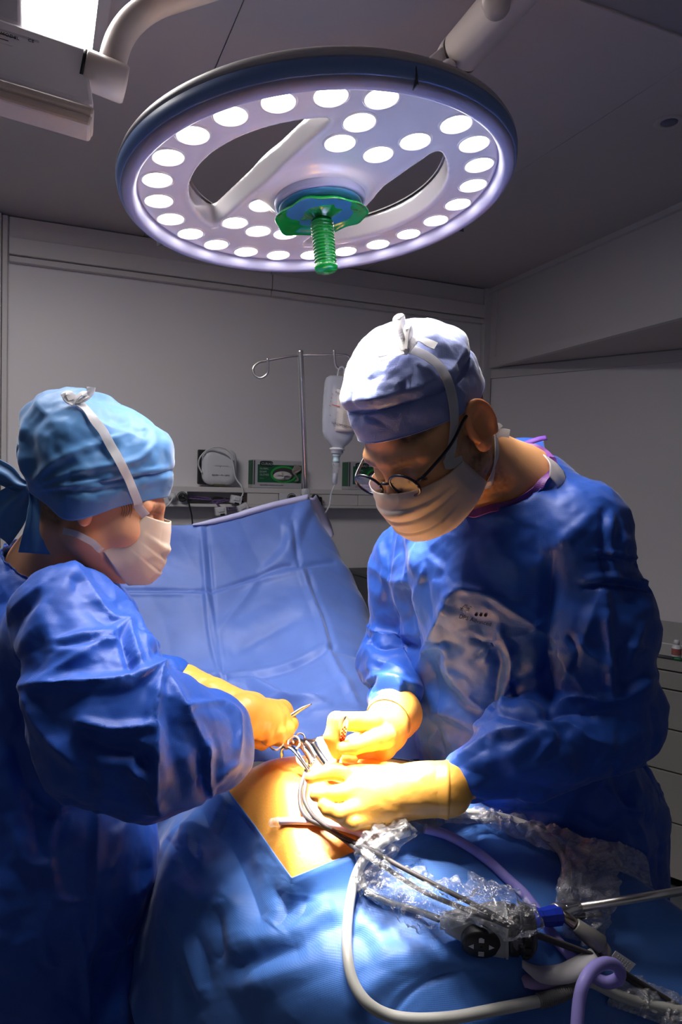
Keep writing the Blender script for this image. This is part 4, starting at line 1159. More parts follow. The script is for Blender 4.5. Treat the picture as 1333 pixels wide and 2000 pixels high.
nk = pix(659, 877, IVd); dn = unit(pix(655, 885, IVd) - pix(657, 860, IVd))
mk('neck_flange', lathe(nk, dn, [(.014, -.004), (.0235, -.001), (.0235, .003), (.019, .005), (.0185, .014), (.015, .016)], 28), mWHITEP, iv)
mk('spike_port', lathe(nk + dn * .016, dn, [(.013, 0), (.013, .006), (.010, .008), (.010, .018), (.011, .019), (.011, .026)], 20), M('pale_blue', (.45, .58, .65), .4), iv)
mk('drip_chamber', lathe(nk + dn * .042, dn, [(.010, 0), (.0125, .002), (.0125, .012), (.0095, .015), (.0085, .055), (.0085, .066), (.005, .07)], 20), mCLEAR, iv)
mk('drip_level', lathe(nk + dn * .075, dn, [(.0065, 0), (.0065, .03)], 16), M('drip_water', (.5, .52, .6), .2, alpha=.8), iv)
q0 = nk + dn * .112
mk('line', tube([q0, pix(647, 964, 2.21), pix(644, 985, 2.2), pix(638, 998, 2.19), pix(628, 1012, 2.19), pix(618, 1030, 2.19)], .0021, 8, 40), mCLEAR, iv)
# ------------------------------------------------------------------ people
mGOWN = cloth_mat('gown_cloth', (.012, .080, .45), .50, .0015, .2, spec=.5, mott=.12, sheen=.15)
mGLOVE = M('latex_glove', (.76, .38, .072), .38, spec=.5, sub=.06, bump=(120, .2, .0016), subcol=(.01, .004, .001))
mMASK = M('mask_cloth', (.66, .56, .47), .65, bump=(300, .15, .0006), sheen=.2)
mTAPE = M('white_tape', (.72, .71, .73), .6, bump=(500, .3, .0006))
def thin(m, col, f):
    nt = m.node_tree; t = nt.nodes.new('ShaderNodeBsdfTranslucent'); t.inputs[0].default_value = (*col, 1)
    mx = nt.nodes.new('ShaderNodeMixShader'); mx.inputs[0].default_value = f
    b = nt.nodes['Principled BSDF']; o = nt.nodes['Material Output']
    nt.links.new(b.outputs[0], mx.inputs[1]); nt.links.new(t.outputs[0], mx.inputs[2]); nt.links.new(mx.outputs[0], o.inputs[0])
thin(mTAPE, (.8, .79, .8), .45); thin(mMASK, (.8, .66, .52), .25)
mBODY = M('skin', (1, 1, 1), .5, attr=True, sub=.08, bump=(420, .18, .0008))
mPIPE = M('purple_piping', (.17, .05, .27), .55)
mCAPS = M('lilac_cap_net', (.21, .26, .54), .42, spec=.5, sheen=.5, bump=(70, .4, .003), weave=(.0013, .25))
mCAPN = M('blue_cap_cloth', (.062, .20, .46), .55, sheen=.4, bump=(30, .25, .004), mottle=(14, .16))

GH = .0072
class Head:
    def __init__(s, H, h, pitch, sc, roll=0.0, flare=.42):
        s.flare = flare
        p = math.radians(pitch); h = unit((*h, 0))
        s.H = np.asarray(H, float); s.sc = sc
        s.F = h * math.cos(p) - Z_ * math.sin(p)
        s.U = h * math.sin(p) + Z_ * math.cos(p)
        s.L = np.cross(s.U, s.F)
        if roll:
            r = math.radians(roll); s.U, s.L = s.U * math.cos(r) + s.L * math.sin(r), s.L * math.cos(r) - s.U * math.sin(r)
        s.A = np.array([s.F, s.L, s.U])
    def at(s, f, l, u): return s.H + (s.F * f + s.L * l + s.U * u) * s.sc
    def loc(s, P): return ((np.asarray(P, float) - s.H) @ s.A.T) / s.sc

def head_sdf(q, flare=.42):
    """q in head coordinates (forward, left, up), metres at scale 1"""
    E = np.eye(3)
    m = q.copy(); m[:, 1] = np.abs(m[:, 1])          # left/right alike
    d = sd_ell(q, (-.008, 0, .033), E, (.098, .076, .096))
    d = smin(d, sd_ell(q, (.030, 0, -.030), E, (.066, .061, .074)), .03)
    d = smin(d, sd_cone(m, (.002, .050, -.060), (.070, .016, -.094), .022, .018), .03)
    d = smin(d, sd_sphere(q, (.084, 0, -.092), .017), .02)
    d = smin(d, sd_sphere(m, (.064, .041, -.030), .021), .03)
    d = smin(d, sd_cone(m, (.090, .006, .020), (.074, .048, .018), .010, .010), .016)
    d = smax(d, -sd_sphere(m, (.112, .033, -.004), .024), .014)
    d = smin(d, sd_sphere(m, (.079, .032, -.005), .0145), .004)
    d = smin(d, sd_cone(q, (.094, 0, .010), (.116, 0, -.034), .007, .012), .010)
    d = smin(d, sd_sphere(m, (.104, .011, -.038), .008), .006)
    d = smin(d, sd_ell(q, (.091, 0, -.062), E, (.012, .024, .012)), .012)
    # ear: tilted flat shell with rim, bowl and lobe
    ca, sa = math.cos(.2), math.sin(.2)
    e = m - np.array([-.006, .081, -.004])
    ef = e[:, 0] * ca + e[:, 2] * sa; eu = -e[:, 0] * sa + e[:, 2] * ca; el = e[:, 1] + flare * ef
    el = el - .002
    rr = np.sqrt((ef / .0175) ** 2 + ((eu - .003) / .030) ** 2)
    plate = np.maximum((rr - 1) * .017, np.abs(el) - .0035)
    rim = np.sqrt(((rr - .93) * .018) ** 2 + (el - .0050) ** 2) - .0042
    rim = np.where(eu < -.02, np.maximum(rim, .002), rim)
    anti = np.sqrt(((np.sqrt(((ef + .001) / .0100) ** 2 + ((eu + .001) / .019) ** 2) - 1) * .011) ** 2 + (el - .003) ** 2) - .0028
    lobe = np.sqrt(((ef - .003) / 1.0) ** 2 + ((eu + .027) / 1.15) ** 2 + (el * 1.5) ** 2) - .0092
    bowl = np.sqrt(((ef - .002) / .85) ** 2 + ((eu + .003) / 1.35) ** 2 + ((el - .009) / .9) ** 2) - .0112
    tragus = np.sqrt((ef - .0125) ** 2 + ((eu + .007) / 1.4) ** 2 + (el - .002) ** 2) - .0045
    ear = smin(smin(plate, rim, .003), anti, .003)
    ear = smin(ear, lobe, .006)
    ear = smax(ear, -bowl, .004)
    ear = smin(ear, tragus, .003)
    root = np.sqrt((ef + .000) ** 2 + (eu / 1.8) ** 2 + ((el + .010) / 1.0) ** 2) - .010
    ear = smin(ear, root, .005)
    return smin(d, ear, .004)

def mix3(a, b, t): return a * (1 - t[:, None]) + np.asarray(b) * t[:, None]

def make_body(name, label, hd, limbs, lo, hi, skin, beard, hair, fine=.0026):
    """one continuous body: head, neck, trunk, arms, legs"""
    c = hd.H
    def sdf(P):
        P = P.astype(np.float64)
        q = hd.loc(P)
        near = np.linalg.norm(q, axis=1)
        d = near * hd.sc - .15
        k = near < .24
        if k.any(): d[k] = head_sdf(q[k], hd.flare) * hd.sc
        for (a, b, ra, rb, sm) in limbs:
            d = smin(d, sd_cone(P, a, b, ra, rb), sm)
        return d.astype(np.float32)
    ax = [axis3(lo[i], hi[i], c[i] - .16, c[i] + .16, fine, .016) for i in range(3)]
    V, F = nets(sdf, *ax)
    q = hd.loc(V)
    col = np.tile(np.array(skin, float), (len(V), 1))
    nz = vnoise(V * 90, 4) * .5 + vnoise(V * 260, 9) * .5
    col = col * (1 + .10 * vnoise(V * 40, 2)[:, None])
    al = np.abs(q[:, 1])
    # warmer ears, lids and nose
    col = mix3(col, np.array(skin) * np.array([1.15, .72, .62]), sstep(.070, .084, al) * sstep(-.05, -.03, q[:, 2]) * (q[:, 0] > -.04) * .5)
    if beard:
        jaw = sstep(-.030, -.058, q[:, 2] + .25 * np.maximum(0, .02 - q[:, 0]) - .10 * np.maximum(0, .035 - q[:, 0])) * sstep(-.035, -.018, q[:, 0]) * sstep(-.150, -.118, q[:, 2])
        burn = sstep(.030, .020, np.abs(q[:, 0] - .012)) * sstep(.02, -.0, q[:, 2]) * sstep(-.09, -.06, q[:, 2]) * sstep(.045, .055, al) * (al < .078)
        f = np.clip(jaw * .95 + burn * .55, 0, 1) * np.clip(.72 + .5 * nz, 0, 1)
        col = mix3(col, hair, f * .92)
    brow = sstep(.0095, .005, np.abs(q[:, 2] - (.019 - .18 * np.maximum(0, al - .030)))) * sstep(.010, .016, al) * sstep(.052, .046, al) * (q[:, 0] > .06)
    col = mix3(col, hair, brow * np.clip(.75 + .4 * nz, 0, 1) * .9)
    lash = sstep(.0030, .0015, np.abs(q[:, 2] + .0125 + .10 * (al - .032) ** 2 / .02)) * sstep(.017, .013, np.abs(al - .032)) * (q[:, 0] > .06)
    col = mix3(col, (.03, .02, .015), lash * .9)
    lid = sstep(.0016, .0006, np.abs(q[:, 2] - .0075)) * sstep(.016, .012, np.abs(al - .032)) * (q[:, 0] > .06)
    col = mix3(col, np.array(skin) * .5, lid * .6)
    scalp = sstep(.030, .042, q[:, 2] - .55 * np.maximum(0, -q[:, 0] - .028) - .35 * np.minimum(0, q[:, 0] - .05) * 0) * sstep(.09, .075, q[:, 0])
    nape = sstep(-.022, -.034, q[:, 0]) * sstep(-.075, -.045, q[:, 2])
    col = mix3(col, hair, np.clip(np.maximum(scalp, nape * .92) * np.clip(.85 + .3 * nz, 0, 1) * (al < .079), 0, 1))
    o = solo(name, (V, F), mBODY, label, 'person', loc=[c[0], c[1], 0], col=np.clip(col, 0, 1))
    return o, V, F

def make_gown(parent, sdf, lo, hi, h, folds, seed, extra=None, amp=1.0, k1=.005):
    ax = [span(lo[i], hi[i], h) for i in range(3)]
    V, F = nets(sdf, *ax)
    V = laplace(V, F, 3)
    V, F = subdiv(V, F)
    V = laplace(V, F, 2)
    N = normals_of(V, F)
    V = V + N * (amp * (facet(V, .110, seed, .18) * k1 * 3.0 + facet(V, .052, seed + 3, .18) * k1 * 1.3 + vnoise(V * 6, seed) * .004))[:, None]
    N = normals_of(V, F)
    V = V + N * (.72 * fold_lines(V, N, [(f[0], f[1], f[2] * 1.15) + tuple(f[3:]) for f in folds]))[:, None]
    if extra is not None: V = extra(V, F)
    V = V + normals_of(V, F) * (facet(V, .024, seed + 9, .2) * .0016)[:, None]
    return V, F

def cap_surface(hd, brim, off, m=70, n=150, seed=1, wr=.003):
    """cap wrapped round the skull: brim(phi) = height of its edge, off(t, phi) = distance from the skull"""
    ph = np.linspace(0, 2 * np.pi, n, endpoint=False)
    c0 = np.array([-.008, 0, .033]); rad = np.array([.098, .076, .096])
    rows = []
    for i in range(m):
        t = i / (m - 1)
        th0 = np.arctan2(brim(ph) - .033, np.hypot(.098 * np.cos(ph), .076 * np.sin(ph)) * np.sqrt(np.maximum(.3, 1 - ((brim(ph) - .033) / .096) ** 2)))
        th = th0 + (np.pi / 2 - th0) * t * .999
        D = np.stack([np.cos(th) * np.cos(ph), np.cos(th) * np.sin(ph), np.sin(th)], 1)
        R = 1 / np.linalg.norm(D / rad, axis=1)
        rows.append(c0 + D * (R + off(t, ph))[:, None])
    Q = np.vstack(rows)
    V = hd.H + hd.sc * (Q @ hd.A)
    F = grid_faces(m, n, True)
    N = normals_of(V, F)
    if (N * (V - hd.at(0, 0, .03))).sum() < 0: F = F[:, ::-1]; N = -N
    tt = np.repeat(np.arange(m) / (m - 1), n)
    V = V + N * (sstep(.02, .2, tt) * (1 - sstep(.86, .97, tt)) * (facet(V, .040, seed) * wr * 1.3 + crumple(V, .05, seed, 6) * wr * .6 + facet(V, .018, seed + 4) * wr * .5))[:, None]
    return V, F, rows

def mask_surface(hd, sd=1, m=44, n=70, top=(.045, .072, -.022), bot=(.020, .062, -.086), nose=(.120, .000)):
    """top / bot: (forward, side, up) of the corner where the ties are sewn on; nose: (forward, up) of the upper edge"""
    a = np.linspace(-1, 1, n); t = np.linspace(0, 1, m)
    A, T_ = np.meshgrid(a, t)
    al = A * np.pi / 2
    fc = np.interp(T_, [0, .10, .32, .6, .82, 1], [nose[0], nose[0] + .006, .133, .126, .115, .086])
    uc = np.interp(T_, [0, .3, .6, .85, 1], [nose[1], -.036, -.072, -.100, -.112])
    lerp = lambda i: top[i] + (bot[i] - top[i]) * T_
    f = lerp(0) + (fc - lerp(0)) * np.abs(np.cos(al)) ** .85
    w = np.abs(A) ** 1.7
    u = uc * (1 - w) + lerp(2) * w
    l = lerp(1) * np.sign(A) * np.abs(np.sin(al)) ** .92
    saw = sum(sstep(c - .012, c + .012, T_) * .0035 * (1 - w) for c in (.28, .46, .64))
    f = f + saw - .004
    Q = np.stack([f, l, u], -1).reshape(-1, 3)
    V = hd.H + hd.sc * (Q @ hd.A); F = grid_faces(m, n)
    N = normals_of(V, F)
    if (N * (V - hd.at(0, 0, -.06))).sum() < 0: F = F[:, ::-1]; N = -N
    V = V + N * (.0022 + facet(V, .035, 21 + sd) * .0032 * (1 - .7 * np.abs(A.ravel()) ** 3))[:, None]
    return V, F

def surf_path(bvhs, pts, lift, dense=1):
    P, Nn = [], []
    k = len(pts); pts = catmull(np.array([(x, y, 0) for x, y in pts], float), (k - 1) * dense + 1)[:, :2] if dense > 1 else pts
    for x, y in pts:
        v = unit(ray(x, y)); best = None
        for b in bvhs:
            h = b.ray_cast(Vector(CO), Vector(v))
            if h[0] is not None and (best is None or h[3] < best[3]): best = h
        if best is None: continue
        n = np.array(best[1]); n = -n if n @ v > 0 else n
        P.append(np.array(best[0]) + n * lift); Nn.append(n)
    P, Nn = np.array(P), np.array(Nn)
    if dense > 1 and len(P) > 4:
        for _ in range(2):
            P[1:-1] = (P[:-2] + 2 * P[1:-1] + P[2:]) / 4; Nn[1:-1] = (Nn[:-2] + 2 * Nn[1:-1] + Nn[2:]) / 4
    return P, Nn

def hand_mesh(fingers, palm, arm, h, kf=.0035, kp=.012, seed=0, wr=.0008):
    """fingers / palm / arm: chains of (px, py, d, radius)"""
    def chain(c): return [(pix(*p[:3]), p[3]) for p in c]
    FG = [chain(c) for c in fingers]; PL = [chain(c) for c in palm]; AR = [chain(c) for c in arm]
    allp = [p for c in FG + PL + AR for p, r in c]; mr = max(r for c in FG + PL + AR for p, r in c)
    lo = np.min(allp, 0) - mr - .008; hi = np.max(allp, 0) + mr + .008
    def one(P, c, k):
        d = None
        for (a, ra), (b, rb) in zip(c[:-1], c[1:]):
            e = sd_cone(P, a, b, ra, rb); d = e if d is None else smin(d, e, k)
        return d
    def sdf(P):
        P = P.astype(np.float64)
        d = None
        for c in PL + AR:
            e = one(P, c, .008); d = e if d is None else smin(d, e, kp)
        f = None
        for c in FG:
            e = one(P, c, kf); f = e if f is None else smin(f, e, .0015)
        if f is not None: d = smin(d, f, .006)
        return d.astype(np.float32)
    V, F = nets(sdf, span(lo[0], hi[0], h), span(lo[1], hi[1], h), span(lo[2], hi[2], h))
    V = laplace(V, F, 1)
    N = normals_of(V, F)
    V = V + N * (crumple(V, .022, seed, 5) * wr)[:, None]
    return V, F
# ------------------------------------------------------------------ surgeon (right)
hs_ = Head(pix(838, 838, 1.03), (-.77, -.64), 45, 1.04)
sLs, sRs = pix(1124, 1022, 1.09), pix(812, 1068, 1.30)
sLe, sRe = pix(1170, 1396, 1.07), pix(768, 1262, 1.36)
sLw, sRw = pix(872, 1542, 1.0), pix(762, 1406, 1.13)
sN = pix(1015, 955, 1.14); sC = pix(985, 1100, 1.19); sB = pix(1000, 1400, 1.24); sP = pix(1058, 1600, 1.27)
fh = unit((-.65, -.76, 0)); fl_ = np.array([-fh[1], fh[0], 0])
def foot(x, y): return np.array([x, y, .045])
limbs = [(hs_.at(-.022, 0, -.045), sN, .056, .060, .02), (sN, sC, .062, .10, .04), (sLs - Z_ * .02, sRs - Z_ * .02, .058, .058, .04), (sC, sB, .125, .115, .05), (sB, sP, .118, .125, .05),
         (sLs - Z_ * .01, sLe, .052, .04, .03), (sLe, sLw, .040, .026, .01), (sRs - Z_ * .01, sRe, .050, .038, .03), (sRe, sRw, .038, .024, .01)]
for sg in (1, -1):
    hp = sP + fl_ * .08 * sg - Z_ * .05; kn = hp - Z_ * (hp[2] - .50) + fh * .02; an = np.array([*(hp - fh * .03)[:2], .09])
    limbs += [(hp, kn, .085, .055, .03), (kn, an, .052, .038, .02), (an - Z_ * .04, an - Z_ * .045 + fh * .15, .042, .036, .02)]
surgeon, sV, sF = make_body('surgeon', 'surgeon at right in blue gown, lilac cap and glasses, head bent over the operation', hs_, limbs,
    (-.15, .75, 0), (.75, 1.75, 1.85), (.74, .37, .17), True, (.035, .020, .014))
bvSb = BVHTree.FromPolygons(sV.tolist(), sF.tolist())

def gown_s(P):
    P = P.astype(np.float64)
    d = sd_cone_ell(P, sC - Z_ * .02, sB, .185, .178, fh, .74)
    d = smin(d, sd_cone_ell(P, sB, sP, .178, .20, fh, .8), .03)
    d = smin(d, sd_cone_ell(P, sP, np.array([*(sP + (sP - sB) * .1)[:2], .22]), .20, .25, fh, .82), .06)
    d = smin(d, sd_cone(P, sLs - Z_ * .025, sRs - Z_ * .02, .082, .072), .05)
    d = smin(d, sd_cone(P, sN - Z_ * .03, sC, .085, .15), .05)
    la = smin(sd_cone(P, sLs - Z_ * .01, (sLs + sLe) / 2 + CR * .012, .078, .081), sd_cone(P, (sLs + sLe) / 2 + CR * .012, sLe + CR * .008, .081, .076), .03)
    lf = sd_cone(P, sLe + CR * .008, sLe * .45 + sLw * .55, .076, .064)
    lf = smin(lf, sd_cone(P, sLe * .45 + sLw * .55, sLe * .15 + sLw * .85, .066, .042), .03)
    lf = smin(lf, sd_cone(P, sLe * .15 + sLw * .85, sLw - (sLe - sLw) * .02, .042, .022), .015)
    la = smin(la, lf, .022)
    ra = smin(sd_cone(P, sRs - Z_ * .01, sRe, .064, .062), sd_cone(P, sRe, sRe * .25 + sRw * .75, .060, .040), .02)
    ra = smin(ra, sd_cone(P, sRe * .25 + sRw * .75, sRw - (sRe - sRw) * .02, .040, .022), .015)
    d = smin(d, la, .020)
    d = smin(d, ra, .022)
    hole_ = np.maximum(sd_cone(P, sN - Z_ * .03, hs_.at(-.03, 0, -.05), .068, .085), 0) # neck opening is cut below
    top = sd_cone(P, sN + (hs_.at(-.022, 0, -.045) - sN) * .12, hs_.at(-.022, 0, -.045), .066, .085)
    return smax(d, -top, .01).astype(np.float32)
sfolds = [
 ([(878, 1168), (850, 1230), (826, 1280), (814, 1320)], 14, 20), ([(868, 1166), (905, 1150), (960, 1166), (1000, 1190)], 6, 14), ([(1000, 1190), (1040, 1215), (1075, 1250)], 8, 16),
 ([(918, 1245), (950, 1258), (962, 1262)], -9, 12), ([(925, 1285), (950, 1265), (962, 1262)], -7, 10), ([(945, 1292), (955, 1275), (962, 1262)], 7, 10), ([(962, 1262), (975, 1245), (980, 1225)], 8, 10), ([(962, 1262), (975, 1300), (968, 1350), (958, 1395)], -16, 20), ([(982, 1235), (1000, 1290), (990, 1340), (975, 1390)], 12, 18),
 ([(975, 1335), (1020, 1315), (1068, 1292)], 8, 16), ([(1000, 1245), (1030, 1235), (1060, 1215)], 7, 14), ([(822, 1275), (858, 1262), (872, 1270)], 8, 12), ([(872, 1272), (880, 1310), (920, 1360), (965, 1395)], 12, 22), ([(850, 1290), (860, 1330), (900, 1370)], -10, 18),
 ([(815, 1340), (860, 1380), (930, 1410), (1000, 1420)], 10, 24, 'soft'), ([(835, 1400), (880, 1395), (960, 1440)], 8, 20), ([(850, 1420), (870, 1480)], -8, 18), ([(970, 1395), (1020, 1405), (1060, 1420)], -12, 18),
 ([(780, 1040), (785, 1100), (800, 1180), (815, 1250), (822, 1300)], -12, 16), ([(760, 1090), (772, 1150), (785, 1200)], 9, 16), ([(740, 1060), (752, 1120), (745, 1170)], 7, 14), ([(830, 1110), (815, 1150), (800, 1190)], 6, 12), ([(722, 1105), (760, 1130), (790, 1140)], 7, 14),
 ([(704, 1236), (745, 1262), (790, 1258), (812, 1270)], -16, 18), ([(708, 1215), (745, 1240), (790, 1240)], 10, 16), ([(712, 1335), (745, 1322), (785, 1330), (815, 1345)], 12, 14), ([(720, 1352), (750, 1342), (790, 1360), (805, 1390)], -12, 14), ([(730, 1290), (765, 1300), (800, 1320)], 8, 14), ([(775, 1330), (790, 1380), (785, 1420)], 10, 12), ([(720, 1300), (735, 1320)], 8, 12),
 ([(1080, 1095), (1072, 1180), (1068, 1260), (1072, 1330), (1080, 1400)], -18, 22), ([(1090, 1060), (1120, 1040), (1160, 1000)], 6, 18, 'soft'),
 ([(1180, 1000), (1178, 1070), (1184, 1145)], -8, 12), ([(1196, 1000), (1194, 1070), (1200, 1140)], 6, 16), ([(1150, 1082), (1185, 1078), (1230, 1086), (1266, 1098)], 7, 10), ([(1150, 1090), (1190, 1088), (1264, 1106)], -7, 9), ([(1140, 1146), (1180, 1141), (1230, 1143), (1282, 1154)], -14, 10), ([(1140, 1132), (1200, 1128), (1280, 1142)], 10, 14),
 ([(1178, 1150), (1186, 1220), (1194, 1300), (1196, 1360)], 13, 16), ([(1172, 1155), (1150, 1220), (1120, 1290), (1095, 1340)], 8, 18), ([(1130, 1250), (1150, 1275), (1190, 1300)], 8, 14), ([(1110, 1240), (1128, 1270), (1120, 1310)], -9, 12), ([(1088, 1270), (1110, 1300), (1140, 1345)], 8, 14), ([(1230, 1240), (1215, 1290), (1222, 1350)], -8, 18), ([(1260, 1220), (1235, 1270), (1225, 1300)], 7, 14), ([(1210, 1260), (1260, 1265)], 5, 12),
 ([(1085, 1375), (1130, 1362), (1190, 1368), (1240, 1352), (1290, 1310)], 12, 20), ([(1066, 1400), (1110, 1392), (1170, 1395)], -12, 18), ([(1055, 1415), (1100, 1410), (1150, 1440), (1190, 1450)], 10, 16),
 ([(880, 1490), (930, 1455), (980, 1432), (1040, 1418)], 10, 16), ([(930, 1490), (990, 1480), (1050, 1440)], 6, 22, 'soft'), ([(1055, 1420), (1080, 1440), (1050, 1480)], 9, 14), ([(990, 1510), (1040, 1500), (1100, 1475)], 5, 18), ([(885, 1540), (930, 1570), (1000, 1585), (1090, 1590)], -10, 18), ([(880, 1520), (960, 1545), (1060, 1560)], 6, 26, 'soft'), ([(1120, 1440), (1180, 1470), (1240, 1440)], 7, 24, 'soft'), ([(1200, 1400), (1190, 1450), (1160, 1500)], 6, 20), ([(890, 1555), (905, 1580), (930, 1590)], 6, 10),
 ([(1250, 1490), (1280, 1530), (1290, 1560)], 10, 18), ([(1130, 1590), (1180, 1620), (1220, 1600)], -10, 20), ([(1180, 1540), (1230, 1580), (1270, 1575)], 10, 18), ([(1200, 1500), (1220, 1560), (1235, 1600)], -10, 16), ([(1210, 1640), (1260, 1660), (1300, 1640)], 8, 20), ([(1235, 1590), (1255, 1640), (1250, 1700)], 10, 18), ([(1280, 1590), (1290, 1650), (1290, 1720)], -7, 16)]
gV, gF = make_gown(surgeon, gown_s, (-.05, .88, .2), (.78, 1.62, 1.62), GH, sfolds, 41)
mk('gown', (gV, gF), mGOWN, surgeon, label='blue surgical gown with black print on the chest')
bvG = BVHTree.FromPolygons(gV.tolist(), gF.tolist())
# print on the chest, laid on the cloth
def cloth_print(txt, px, py, ang, size, parent, mat=None):
    c, s = math.cos(ang), math.sin(ang)
    cu = bpy.data.curves.new('t', 'FONT'); cu.body = txt; cu.size = size; cu.resolution_u = 2
    ob = bpy.data.objects.new('t', cu); me = bpy.data.meshes.new_from_object(ob)
    bm = bmesh.new(); bm.from_mesh(me); bmesh.ops.triangulate(bm, faces=bm.faces[:]); bmesh.ops.subdivide_edges(bm, edges=bm.edges[:], cuts=1)
    bm.verts.index_update()
    V = []
    for v in bm.verts:
        x = px + v.co.x * c + v.co.y * s; y = py + v.co.x * s - v.co.y * c
        h = bvG.ray_cast(Vector(CO), Vector(unit(ray(x, y))))
        n = np.array(h[1]); n = n if n @ ray(x, y) < 0 else -n
        V.append(np.array(h[0]) + n * .0016)
    F = [[v.index for v in f.verts] for f in bm.faces]
    bm.free(); bpy.data.objects.remove(ob); bpy.data.curves.remove(cu); bpy.data.meshes.remove(me)
    return mk('lettering', (np.array(V), F), mat or M('gown_ink', (.006, .007, .015), .9, spec=.0), parent, smooth=False)
gown_s_obj = [c for c in surgeon.children if c.name.startswith('gown')][0]
cloth_print('DPS Advanced', 897, 1206, .26, 11, gown_s_obj)
cloth_print('♦♦♦' if False else '•••', 926, 1208, .05, 26, gown_s_obj, bpy.data.materials['gown_ink'])
for k in range(6):
    cloth_print(('≡', '/', '≡', '≡', '/', '≡')[k] if k < 4 else '-', 898 + k * 4, 1192 - (k % 3) * 3, .35, 13, gown_s_obj, bpy.data.materials['gown_ink'])

# neckline with purple piping, white lining and ties
nk_pts = [(908, 1000), (930, 1006), (960, 998), (1000, 982), (1040, 960), (1070, 940), (1082, 918), (1074, 898)]
P, Nn = surf_path([bvG, bvSb], [(x, y) for x, y in nk_pts], .004)
Nn = np.array([unit(n * .6 - CF * .4) for n in Nn])
o = mk('neck_piping', ribbon(P, Nn, .0125, 60, lift=.002), mPIPE, surgeon, smooth=False, label='purple neckline piping'); solidify(o, .003)
dC = proj(P[-1])[2]
back = [P[-1], pix(1066, 884, dC + .02), pix(1045, 873, dC + .03), pix(1010, 872, dC + .05), pix(985, 868, dC + .08)]
o = mk('neck_piping', ribbon(np.array(back), np.array([unit(-CF + CU * .4)] * 5), .010, 40), mPIPE, surgeon, smooth=False, label='purple piping turned over at the back of the neck'); solidify(o, .003)
dT = dC - .030
flp = net(np.array([[pix(1062, 888, dT + .02), pix(1085, 903, dT + .02), pix(1102, 922, dT + .02)], [pix(1074, 905, dT), pix(1092, 925, dT), pix(1106, 938, dT + .006)], [pix(1074, 930, dT - .006), pix(1086, 944, dT - .006), pix(1094, 954, dT)]]), 14, 12)
o = mk('tab', (flp.reshape(-1, 3), grid_faces(14, 12)), mTAPE, surgeon, label='white fastening tab at the neckline'); solidify(o, .0015)
wl_ = [pix(984, 864, dC + .07), pix(1005, 876, dC + .05), pix(1030, 895, dC + .03), pix(1050, 912, dC + .01), pix(1062, 934, dC - .005)]
o = mk('lining_edge', ribbon(np.array(wl_), np.array([unit(-CF)] * 5), .007, 40), mTAPE, surgeon, label='white lining edge of the collar'); solidify(o, .002)
bk = net(np.array([[pix(975, 872, dC + .1), pix(1000, 858, dC + .11), pix(1040, 856, dC + .11), pix(1062, 862, dC + .1)], [pix(990, 880, dC + .06), pix(1015, 872, dC + .07), pix(1045, 872, dC + .07), pix(1070, 885, dC + .05)], [pix(1010, 905, dC + .03), pix(1040, 905, dC + .03), pix(1070, 905, dC + .02), pix(1110, 930, dC + .02)], [pix(1050, 940, dC + .02), pix(1075, 945, dC + .02), pix(1100, 950, dC + .02), pix(1130, 960, dC + .03)]]), 24, 24)
o = mk('collar', (bk.reshape(-1, 3), grid_faces(24, 24)), mGOWN, surgeon); solidify(o, .002)
tie = [pix(1010, 876, dC + .04), pix(1030, 866, dC + .05), pix(1052, 858, dC + .05), pix(1068, 855, dC + .05)]
o = mk('neck_tie', ribbon(np.array(tie), np.array([unit(-CF + CU)] * 4), .010, 24), M('purple_tape', (.14, .05, .36), .5), surgeon, label='purple neck tie end'); solidify(o, .0015)

# cap
def brim_s(ph): return .030 + .020 * np.cos(ph) + .006 * np.cos(2 * ph)
def off_s(t, ph): return .006 + .004 * sstep(0, .28, t) - .004 * np.exp(-((t - .30) / .02) ** 2) + .011 * sstep(.30, .40, np.array(t)) + .005 * sstep(.5, 1, np.array(t))
cV, cF, crow = cap_surface(hs_, brim_s, off_s, 90, 220, 61, .0034)
cap_s = mk('cap', (cV, cF), mCAPS, surgeon, label='lilac blue surgical cap'); solidify(cap_s, .001)
cr = cV.reshape(90, 220, 3)
mk('cap_band_edge', tube(np.vstack([cr[0], cr[0][:1]]), .0012, 6, spline=False), mCAPS, cap_s)
bvC = BVHTree.FromPolygons(cV.tolist(), cF.tolist())
# mask
mV, mF = mask_surface(hs_, 1, nose=(.120, -.012))
mask_s = mk('mask', (mV, mF), mMASK, surgeon, label='pale surgical mask'); solidify(mask_s, .0012)
mg = mV.reshape(44, 70, 3)
bvM = BVHTree.FromPolygons(mV.tolist(), mF.tolist())
P, Nn = surf_path([bvC, bvSb], [(872, 908), (878, 880), (882, 850), (884, 810), (880, 770), (868, 735), (845, 708), (818, 692), (794, 684)], .005, 3)
P = np.vstack([mg[0, -1][None] if proj(mg[0, -1])[0] > proj(mg[0, 0])[0] else mg[0, 0][None], P]); Nn = np.vstack([Nn[:1], Nn])
o = mk('mask_tie', smooth=False, VF=ribbon(P, Nn, .0135, 90), mat=mTAPE, parent=surgeon, label='white tie running over the cap'); solidify(o, .0012)
kd = proj(P[-1])[2]
bow = [[(794, 684), (789, 660), (786, 632), (781, 618), (776, 624), (779, 650), (790, 684)], [(792, 684), (797, 662), (800, 645), (796, 638), (791, 655), (788, 682)],
       [(790, 684), (765, 686), (738, 689), (733, 694), (745, 699), (770, 692), (788, 685)], [(793, 683), (806, 668), (818, 662), (838, 670), (852, 676)]]
